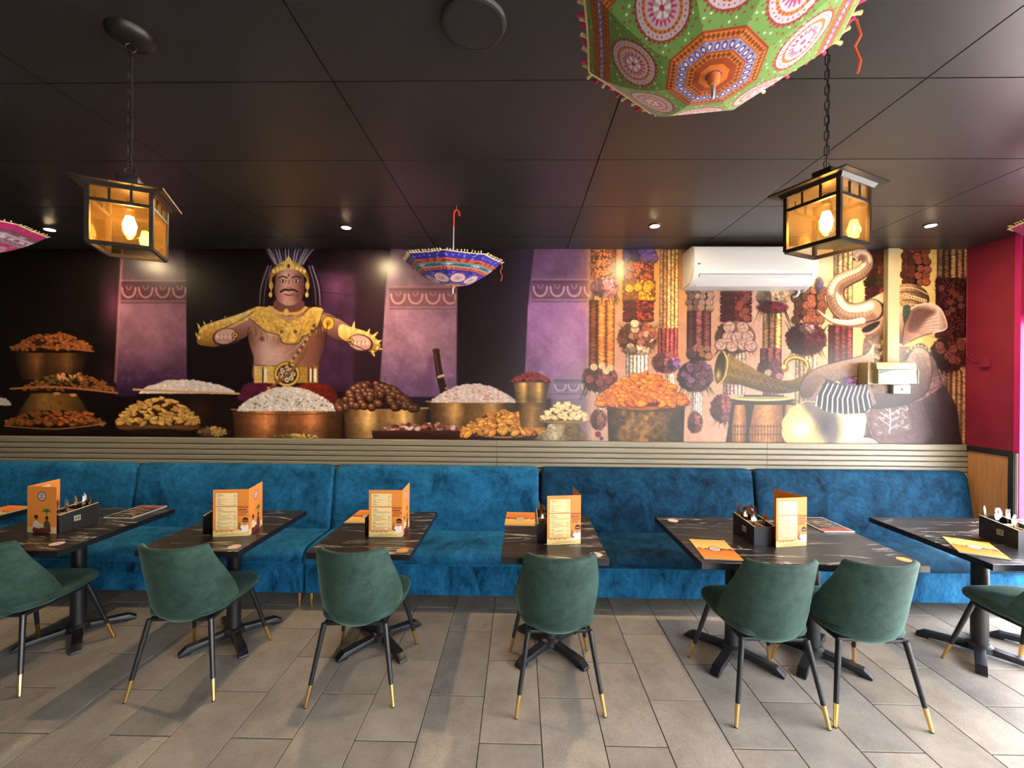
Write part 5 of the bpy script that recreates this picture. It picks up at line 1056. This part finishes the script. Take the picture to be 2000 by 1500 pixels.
# ================================================================ ceiling lanterns
m_bulb = mat('glowing_bulb', (1, 0.6, 0.2, 1), 0.3, emis=(1.0, 0.50, 0.13, 1), estr=BULB_EMIT)
m_bulbglass = clear_glass('bulb_glass', (1.0, 0.93, 0.8, 1))
def lantern(label, x, y, rz, ztop):
    t = thing('pendant_lantern', label, 'pendant light', (x, y, 0), rz, 'black pendant lanterns')
    # ceiling rose
    MB().lathe([(0.004, ZC - 0.034), (0.03, ZC - 0.034), (0.055, ZC - 0.026), (0.068, ZC - 0.012), (0.07, ZC), (0.004, ZC)], 32).build('ceiling_rose', m_lantern, t, smooth=True)
    # loops
    def ring(z, r, ax): 
        pts = [(r * math.cos(2 * PI * k / 20), 0, z + r * math.sin(2 * PI * k / 20)) for k in range(20)]
        if ax: pts = [(q[1], q[0], q[2]) for q in pts]
        MB().tube(pts, 0.0022, 6, closed=True).build('loop', m_lantern, t, smooth=True)
    ring(ZC - 0.048, 0.015, 0); ring(ztop + 0.016, 0.016, 0)
    # chain
    zl, zh = ztop + 0.028, ZC - 0.058; n = int((zh - zl) / 0.0245); st = (zh - zl) / n
    pts = [(0.0062 * math.copysign(min(1, abs(math.cos(a)) * 1.6), math.cos(a)), 0, (0.0165) * math.copysign(abs(math.sin(a)) ** 0.8, math.sin(a))) for a in np.linspace(0, 2 * PI, 16, endpoint=False)]
    lm = MB().tube(pts, 0.0017, 5, closed=True).mesh('chain_link', m_lantern, smooth=True)
    for k in range(n): link('chain_link', lm, t, (0, 0, zl + (k + 0.5) * st), (0, 0, (PI / 2 if k % 2 else 0) + 0.4))
    MB().tube([(0.004, 0.003, zh), (0.007, -0.002, (zh + zl) / 2), (0.003, 0.002, zl - 0.03)], 0.0016, 5).build('cable', m_lantern, t, smooth=True)
    # cap and roof
    MB().box(-0.03, 0.03, -0.03, 0.03, ztop - 0.034, ztop - 0.002).build('cap_block', m_lantern, t, bev=0.003)
    def frus(m, h0, z0, h1, z1): return m.add([(sx * h, sy * h, z) for h, z in ((h0, z0), (h1, z1)) for sx, sy in ((-1, -1), (1, -1), (1, 1), (-1, 1))], [(0, 1, 5, 4), (1, 2, 6, 5), (2, 3, 7, 6), (3, 0, 4, 7), (3, 2, 1, 0), (4, 5, 6, 7)])
    frus(MB(), 0.118, ztop - 0.062, 0.04, ztop - 0.033).build('roof', m_lantern, t)
    frus(MB(), 0.121, ztop - 0.066, 0.121, ztop - 0.061).build('roof_edge', m_lantern, t)
    frus(MB(), 0.092, ztop - 0.078, 0.10, ztop - 0.066).build('roof_moulding', m_lantern, t)
    zb, zt, zm = ztop - 0.262, ztop - 0.078, ztop - 0.122; hb, ht = 0.079, 0.082
    bw = 0.006
    for sx in (-1, 1):
        for sy in (-1, 1): MB().box(sx * ht - bw, sx * ht + bw, sy * ht - bw, sy * ht + bw, zb, zt).build('corner_post', m_lantern, t)
    for z, hz in ((zb, 0.006), (zm, 0.005)):
        MB().box(-ht, ht, -ht - 0.005, -ht + 0.005, z - hz, z + hz).box(-ht, ht, ht - 0.005, ht + 0.005, z - hz, z + hz).box(-ht - 0.005, -ht + 0.005, -ht, ht, z - hz, z + hz).box(ht - 0.005, ht + 0.005, -ht, ht, z - hz, z + hz).build('rail', m_lantern, t)
    ub = MB().box(-0.003, 0.003, -0.003, 0.003, zm, zt).mesh('upper_bar', m_lantern)
    for q in (-0.028, 0.028):
        for p in ((q, -ht, 0), (q, ht, 0), (-ht, q, 0), (ht, q, 0)): link('upper_bar', ub, t, p)
    for s in (-1, 1):
        MB().box(-ht + bw, ht - bw, s * ht - 0.001, s * ht + 0.001, zb + 0.006, zt).build('glass_pane', m_amber, t)
        MB().box(s * ht - 0.001, s * ht + 0.001, -ht + bw, ht - bw, zb + 0.006, zt).build('glass_pane', m_amber, t)
    # socket and bulb
    MB().tube([(0, 0, ztop - 0.066), (0, 0, ztop - 0.115)], 0.013, 14).build('socket', m_lantern, t, smooth=True)
    bb = MB().lathe([(0.012, -0.112), (0.016, -0.125), (0.026, -0.155), (0.031, -0.18), (0.028, -0.2), (0.016, -0.216), (0.002, -0.22)], 20, (0, 0, ztop)).build('bulb', m_bulbglass, t, smooth=True)
    fil = MB()
    for k in range(5):
        a = k * 2 * PI / 5; fil.tube([(0.006 * math.cos(a), 0.006 * math.sin(a), ztop - 0.14), (0.016 * math.cos(a), 0.016 * math.sin(a), ztop - 0.172), (0.009 * math.cos(a + 0.5), 0.009 * math.sin(a + 0.5), ztop - 0.2)], 0.0055, 6)
    fil.build('filament', m_bulb, bb, smooth=True)
    l = bpy.data.lights.new('lantern_light', 'POINT'); l.energy = LANTERN_W; l.color = (1.0, 0.62, 0.26); l.shadow_soft_size = 0.02
    lo = bpy.data.objects.new('lantern_light', l); COL.objects.link(lo); lo.parent = t; lo.location = (0, 0, ztop - 0.175)
lantern('glowing black lantern hanging on the left before the dark mural', -1.372, 1.45, RAD(27), 2.445)
lantern('glowing black lantern hanging on the right before the air conditioner', 1.026, 1.43, RAD(25.6), 2.452)

# ================================================================ recessed downlights
m_lens = mat('lit_downlight_lens', (1, 0.8, 0.5, 1), 0.4, emis=(1.0, 0.74, 0.42, 1), estr=LENS_EMIT)
for x, y, lab in ((-3.777, 3.302, 'recessed downlight at the far left beside the magenta umbrella'), (-1.363, 3.258, 'recessed downlight above the crowned man of the mural'), (1.025, 3.226, 'recessed downlight left of the air conditioner'), (3.085, 3.216, 'recessed downlight right of the hanging lantern')):
    t = thing('downlight', lab, 'ceiling light', (x, y, ZC), 0, 'recessed ceiling downlights')
    MB().lathe([(0.034, -0.010), (0.047, -0.006), (0.050, 0.0), (0.034, 0.0)], 28, caps=False).build('trim_ring', m_lantern, t, smooth=True)
    MB().lathe([(0.001, -0.011), (0.030, -0.0105), (0.0345, -0.006), (0.0345, 0.0), (0.001, 0.0)], 28, caps=False).build('lens', m_lens, t, smooth=True)
    l = bpy.data.lights.new('downlight_beam', 'SPOT'); l.energy = DOWN_W; l.color = (1.0, 0.75, 0.44); l.spot_size = RAD(116); l.spot_blend = 0.7; l.shadow_soft_size = 0.03
    lo = bpy.data.objects.new('downlight_beam', l); COL.objects.link(lo); lo.parent = t; lo.location = (0, 0, -0.02)

# ceiling speaker disc
t = thing('ceiling_speaker', 'round dark grey speaker grille on the ceiling', 'speaker', (-0.163, 1.415, ZC), 0)
MB().lathe([(0.098, -0.014), (0.106, -0.011), (0.111, 0.0), (0.09, 0.0)], 48, caps=False).build('rim', m_ceil, t, smooth=True)
MB().lathe([(0.001, -0.0135), (0.097, -0.0135), (0.097, 0.0), (0.001, 0.0)], 48, caps=False).build('grille', m_ceil, t, smooth=True)

# ================================================================ wall fittings
# split air conditioner
t = thing('air_conditioner', 'white split air conditioner high on the mural wall', 'air conditioner', (1.975, YB - 0.004, 0), 0)
pf = [(0.0, 2.905), (-0.205, 2.905), (-0.232, 2.89), (-0.242, 2.84), (-0.244, 2.70), (-0.234, 2.665), (-0.20, 2.615), (-0.14, 2.575), (-0.05, 2.57), (0.0, 2.57)]
MB().prism(pf, 'x', -0.515, 0.515).build('case', m_white, t, bev=0.006, bseg=2)
MB().prism([(-0.2372, 2.662), (-0.2392, 2.660), (-0.1445, 2.576), (-0.142, 2.578)], 'x', -0.47, 0.47).build('louvre_gap', m_whitegap, t)
MB().prism([(-0.2380, 2.6585), (-0.2400, 2.657), (-0.1490, 2.5765), (-0.147, 2.579)], 'x', -0.465, 0.465).build('louvre', m_white, t)
lg = MB().lathe([(0.0005, 0.0), (0.0125, 0.0), (0.0125, 0.0012), (0.0005, 0.0012)], 20, caps=False).build('oval_badge', mat('blue_badge', rgb(40, 44, 140), 0.4), t); lg.rotation_euler = (PI / 2, 0, 0); lg.location = (-0.475, -0.2436, 2.745); lg.scale = (1.0, 0.5, 1)
for s in (-1, 1): MB().prism([(0.0, 2.90), (-0.20, 2.90), (-0.225, 2.84), (-0.225, 2.70), (-0.16, 2.60), (0, 2.58)], 'x', s * 0.516, s * 0.522).build('end_cap', m_white, t)
MB().tube([(0.475, -0.03, 2.60), (0.49, -0.035, 2.55), (0.475, -0.03, 2.525), (0.46, -0.006, 2.52)], 0.014, 10).build('drain_pipe', m_white, t, smooth=True)
MB().prism([(0.0, 2.66), (-0.12, 2.66), (-0.12, 2.60), (-0.03, 2.56), (0, 2.56)], 'x', 0.5225, 0.55).build('pipe_cover', m_white, t, bev=0.004)
# trunking, emergency light box and switch
t = thing('wall_trunking', 'beige vertical cable trunking running down over the elephant mural', 'trunking', (3.285, YB - 0.004, 0), 0)
MB().box(-0.051, 0.051, -0.045, 0.0, 1.935, ZC - 0.004).build('cover', m_beige, t, bev=0.003); MB().box(-0.053, 0.053, -0.012, 0.0, 1.935, ZC - 0.004).build('back_channel', m_beige, t)
t = thing('emergency_light', 'beige wall light box with a mirrored front below the trunking', 'wall light', (3.205, YB - 0.004, 0), 0)
MB().box(-0.19, 0.165, -0.105, 0.0, 1.742, 1.934).build('body', m_beige, t, bev=0.003)
MB().prism([(-0.105, 1.934), (-0.16, 1.928), (-0.168, 1.872), (-0.15, 1.872), (-0.105, 1.872)], 'x', -0.165, 0.168).build('hood', m_beige, t, bev=0.002)
MB().prism([(-0.1055, 1.871), (-0.150, 1.871), (-0.156, 1.75), (-0.1055, 1.75)], 'x', -0.14, 0.188).build('mirrored_front', m_glassblk, t, bev=0.004)
MB().box(-0.145, -0.14, -0.16, -0.105, 1.748, 1.871).box(0.188, 0.193, -0.16, -0.105, 1.748, 1.871).build('side_frame', m_beige, t)
t = thing('wall_switch', 'small white switch box under the wall light', 'switch', (3.37, YB - 0.004, 1.70), 0)
MB().box(-0.074, 0.074, -0.036, 0, -0.039, 0.039).build('box', m_white, t, bev=0.004); k = MB().lathe([(0.0005, 0), (0.009, 0), (0.008, 0.004), (0.0005, 0.005)], 16, caps=False).build('button', m_whitegap, t, smooth=True); k.rotation_euler = (PI / 2, 0, 0); k.location = (0, -0.0362, 0.0)
t = thing('wall_sensor', 'small crimson painted junction box on the red side wall', 'junction box', (XR, 3.637, 1.937), 0)
MB().box(-0.03, 0, -0.036, 0.036, -0.04, 0.04).build('box', m_red, t, bev=0.003)
MB().tube([(-0.005, 0.036, 0.0), (-0.005, 0.09, 0.0), (-0.005, 0.15, 0.06), (-0.005, 0.155, 0.95)], 0.004, 6).build('cable', m_red, t, smooth=True)

# ================================================================ mirror-work umbrellas, hung upside down
def canopy_cols(style, A, B, TH, lay):
    """A: 0 centre .. 1 hem along a panel, B: sideways distance in the same unit; TH: panel number"""
    rs = np.random.RandomState(3); base, dot, dot2, band, mid, midb, pet, ring = style
    c = np.zeros(A.shape + (3,)) + np.array(base, float)
    def put(mask, col): c[mask] = col
    # small bandhani dots
    gx = (A * 26 + (np.floor(B * 26) % 2) * 0.5); gy = B * 26; fx = gx - np.floor(gx) - 0.5; fy = gy - np.floor(gy) - 0.5
    hsh = (np.floor(gx) * 7 + np.floor(gy) * 13 + TH * 5) % 5; d = np.hypot(fx, fy)
    put((d < 0.2) & (hsh < 2), dot); put((d < 0.17) & (hsh == 3), dot2)
    # medallion in each panel
    mc, ms, h0, h1, c0, c1 = lay; D = np.hypot(A - mc, B) / ms; an = np.arctan2(B, A - mc)
    put(D < 0.185 + 0.008 * np.cos(an * 34), ring[0]); put(D < 0.168, ring[1]); put((D < 0.168) & (np.cos(an * 30) > 0.75) & (np.abs(D - 0.15) < 0.006), ring[0])
    put(D < 0.132, ring[2]); put((D < 0.132) & (D > 0.112) & (np.cos(an * 26) > 0.6), ring[0]); put(D < 0.112, ring[1]); put(D < 0.078 + 0.02 * np.cos(an * 18), pet[0]); put(D < 0.06, ring[1] * np.array(0.92)); put((D < 0.055) & (np.cos(an * 6) > -0.1), pet[1]); put(D < 0.018, pet[0])
    # hem bands and centre bands
    def bandz(lo, hi, hem):
        m = (A >= lo) & (A < hi); s = (hi - lo); t = (A - lo) / s
        c[m] = band[0]; zz = np.abs(((B * 34) % 1) - 0.5) * 2
        put(m & ((t < 0.08) | (t > 0.92) | (np.abs(t - 0.32) < 0.03) | (np.abs(t - 0.68) < 0.03)), band[1])
        put(m & ((np.abs(t - 0.18) < 0.10 * zz) | (np.abs(t - 0.82) < 0.10 * zz)), band[2])
        core = m & (t > 0.34) & (t < 0.66); put(core, mid); q = ((B * 22) % 1) - 0.5; e = np.hypot(q * 1.0, (t - 0.5) * 2.6)
        put(core & (e < 0.36), midb); put(core & (e < 0.2), (214, 206, 210))
    bandz(h0, h1, True); bandz(c0, c1, False)
    m = A < c0; put(m, band[0]); put(m & (A > c0 * 0.77), band[1]); put(A < c0 * 0.4, midb)
    return c
ST_GREEN = ((110, 150, 78), (150, 74, 44), (226, 226, 196), ((206, 116, 44), (150, 66, 34), (120, 66, 34)), (150, 140, 168), (84, 52, 132), (np.array((206, 52, 104)), np.array((236, 232, 220))), (np.array((150, 62, 52)), np.array((198, 180, 188)), np.array((206, 122, 52))))
ST_BLUE = ((52, 44, 150), (150, 150, 214), (206, 206, 226), ((222, 110, 70), (150, 60, 40), (120, 50, 40)), (110, 150, 160), (44, 92, 100), (np.array((40, 110, 110)), np.array((60, 140, 90))), (np.array((200, 120, 70)), np.array((230, 196, 206)), np.array((206, 150, 130))))
ST_PINK = ((176, 40, 104), (214, 120, 164), (226, 160, 186), ((176, 150, 160), (130, 60, 80), (110, 90, 104)), (196, 180, 190), (120, 60, 90), (np.array((226, 190, 200)), np.array((150, 40, 90))), (np.array((206, 160, 176)), np.array((196, 150, 176)), np.array((160, 50, 104))))
m_cloth = vcol_mat('printed_mirror_work_cloth', 0.75, 0.2, sheen=0.2)
m_cream = mat('cream_tassel', rgb(226, 206, 150), 0.9); m_pinkt = mat('pink_tassel', rgb(196, 48, 100), 0.9)
m_red_plastic = mat('red_handle_plastic', rgb(206, 52, 30), 0.35); m_tan = mat('tan_ferrule', rgb(206, 112, 52), 0.5); m_cord = mat('orange_cord', rgb(214, 92, 60), 0.8)
m_rib = mat('silver_rib_wire', (0.7, 0.7, 0.68, 1), 0.3, metal=1.0)
def umbrella(label, style, apex, tilt, R=0.335, hc=0.165, rad_n=130, ang_n=46, rot0=0.0, handle=True, tl=0.022, tas=(m_cream, m_pinkt), cord=None, phase=0.0, sag=0.012, lay=(0.45, 0.82, 0.66, 0.90, 0.06, 0.22)):
    t = thing('mirror_work_umbrella', label, 'umbrella', apex, 0, 'embroidered umbrellas hung upside down', rot=(tilt[0], tilt[1], rot0))
    ap = math.cos(PI / 8)
    th = np.linspace(-PI / 8, PI / 8, ang_n); P = []; Cc = []
    a = np.linspace(0.015, 1, rad_n)
    def hz(f): return hc * f ** 2.1
    for k in range(8):
        ta = k * PI / 4 + PI / 8 + phase
        TT_, AA = np.meshgrid(th, a); B = AA * ap * np.tan(TT_); Aap = AA * ap
        # hem sags slightly inwards between the ribs
        edge = 1 - sag * np.cos(TT_ * 4) * AA ** 3
        X = (Aap * np.cos(ta) - B * np.sin(ta)) * R * edge; Y = (Aap * np.sin(ta) + B * np.cos(ta)) * R * edge
        Z = hz(AA) * (1 - sag * np.cos(TT_ * 4) * AA ** 2)
        P.append(np.stack([X, Y, Z], -1)); Cc.append(canopy_cols(style, AA, B, k, lay))
    for k in range(8): painted('canopy_panel', P[k], Cc[k], m_cloth, t)
    top = ZC - apex[2]
    for k in range(8):
        q = k * PI / 4 + phase; MB().tube([(R * f * math.cos(q), R * f * math.sin(q), hz(f) + 0.004) for f in np.linspace(0.02, 0.985, 12)], 0.0016, 5).build('rib', m_rib, t, smooth=True)
        MB().tube([(0, 0, 0.22), (R * 0.55 * math.cos(q), R * 0.55 * math.sin(q), hz(0.55) + 0.004)], 0.0013, 5).build('stretcher', m_rib, t)
    MB().tube([(0, 0, -0.006), (0, 0, 0.455)], 0.0045, 8).build('shaft', m_rib, t, smooth=True)
    MB().lathe([(0.015, 0.006), (0.013, -0.012), (0.009, -0.022)], 14).build('ferrule_collar', m_tan, t, smooth=True)
    MB().tube([(0, 0, -0.02), (0, 0, -0.052), (0, 0, -0.056)], [0.005, 0.004, 0.001], 10).build('ferrule', m_rib, t, smooth=True)
    hp = [(0, 0, 0.40), (0, 0, 0.485)] + [(0.019 - 0.019 * math.cos(q), 0, 0.485 + 0.026 * math.sin(q)) for q in np.linspace(0.2, PI, 10)] + [(0.038, 0, 0.472)]
    MB().tube(hp, 0.0065, 10).build('handle', m_red_plastic, t, smooth=True)
    rs = random.Random(2); n = 11
    tme = [MB().tube([(0, 0, 0), (tl * 0.5, 0, 0.001), (tl, 0, -0.001)], [tl * 0.10, tl * 0.16, tl * 0.22], 6).mesh('tassel', m, smooth=True) for m in tas]
    for k in range(8):
        ta = k * PI / 4 + PI / 8 + phase
        e0 = P[k][-1][0]; e1 = P[k][-1][-1]
        MB().tube([tuple(P[k][-1][j] + np.array((0, 0, 0.0))) for j in range(0, ang_n, 5)] + [tuple(e1)], 0.0034, 6).build('hem_braid', m_cream, t, smooth=True)
        for j in range(n):
            i = int((j + 0.5) / n * (ang_n - 1)); p = P[k][-1][i]
            link('tassel', tme[j % 2], t, tuple(p), (rs.uniform(-0.3, 0.3), -0.55 + rs.uniform(-0.3, 0.3), ta + rs.uniform(-0.35, 0.35)))
    if cord is not None:
        q = cord; p = Vector((R * math.cos(q), R * math.sin(q), hz(1)))
        MB().tube([p, p + Vector((0.01, 0, -0.04)), p + Vector((-0.004, 0, -0.07)), p + Vector((0.012, 0.004, -0.10)), p + Vector((0.002, 0, -0.135))], 0.0028, 6).build('tie_cord', m_cord, t, smooth=True)
    # short wire from the handle's crook up to the ceiling
    MB().tube([(0.019, 0, 0.510), (0.019, 0, top / (math.cos(tilt[0]) * math.cos(tilt[1])) - 0.003)], 0.0016, 6).build('hanging_wire', m_rib, t)
    return t
umbrella('blue embroidered umbrella hanging upside down before the mural pillar', ST_BLUE, (-0.466, 2.9, 2.402), (RAD(4), RAD(1), 0), hc=0.165, rad_n=70, ang_n=26, tl=0.021, tas=(m_cream, m_cream), cord=RAD(-8))
umbrella('green embroidered umbrella hanging upside down near the ceiling lantern', ST_GREEN, (0.433, 0.956, 2.425), (RAD(-7), RAD(4.5), 0), R=0.32, hc=0.170, phase=RAD(9), sag=0.012, lay=(0.60, 1.0, 0.80, 0.945, 0.13, 0.335), rad_n=190, ang_n=64, tl=0.024, cord=RAD(0))
umbrella('magenta umbrella cut by the left edge', ST_PINK, (-3.15, 2.3, 2.445), (RAD(2), RAD(2), 0), rad_n=60, ang_n=24, tl=0.016, tas=(m_cream, m_cream))
umbrella('magenta umbrella cut by the right edge', ST_PINK, (3.0, 2.2, 2.445), (RAD(2), RAD(2), 0), rad_n=60, ang_n=24, tl=0.018, tas=(m_cream, m_cream))
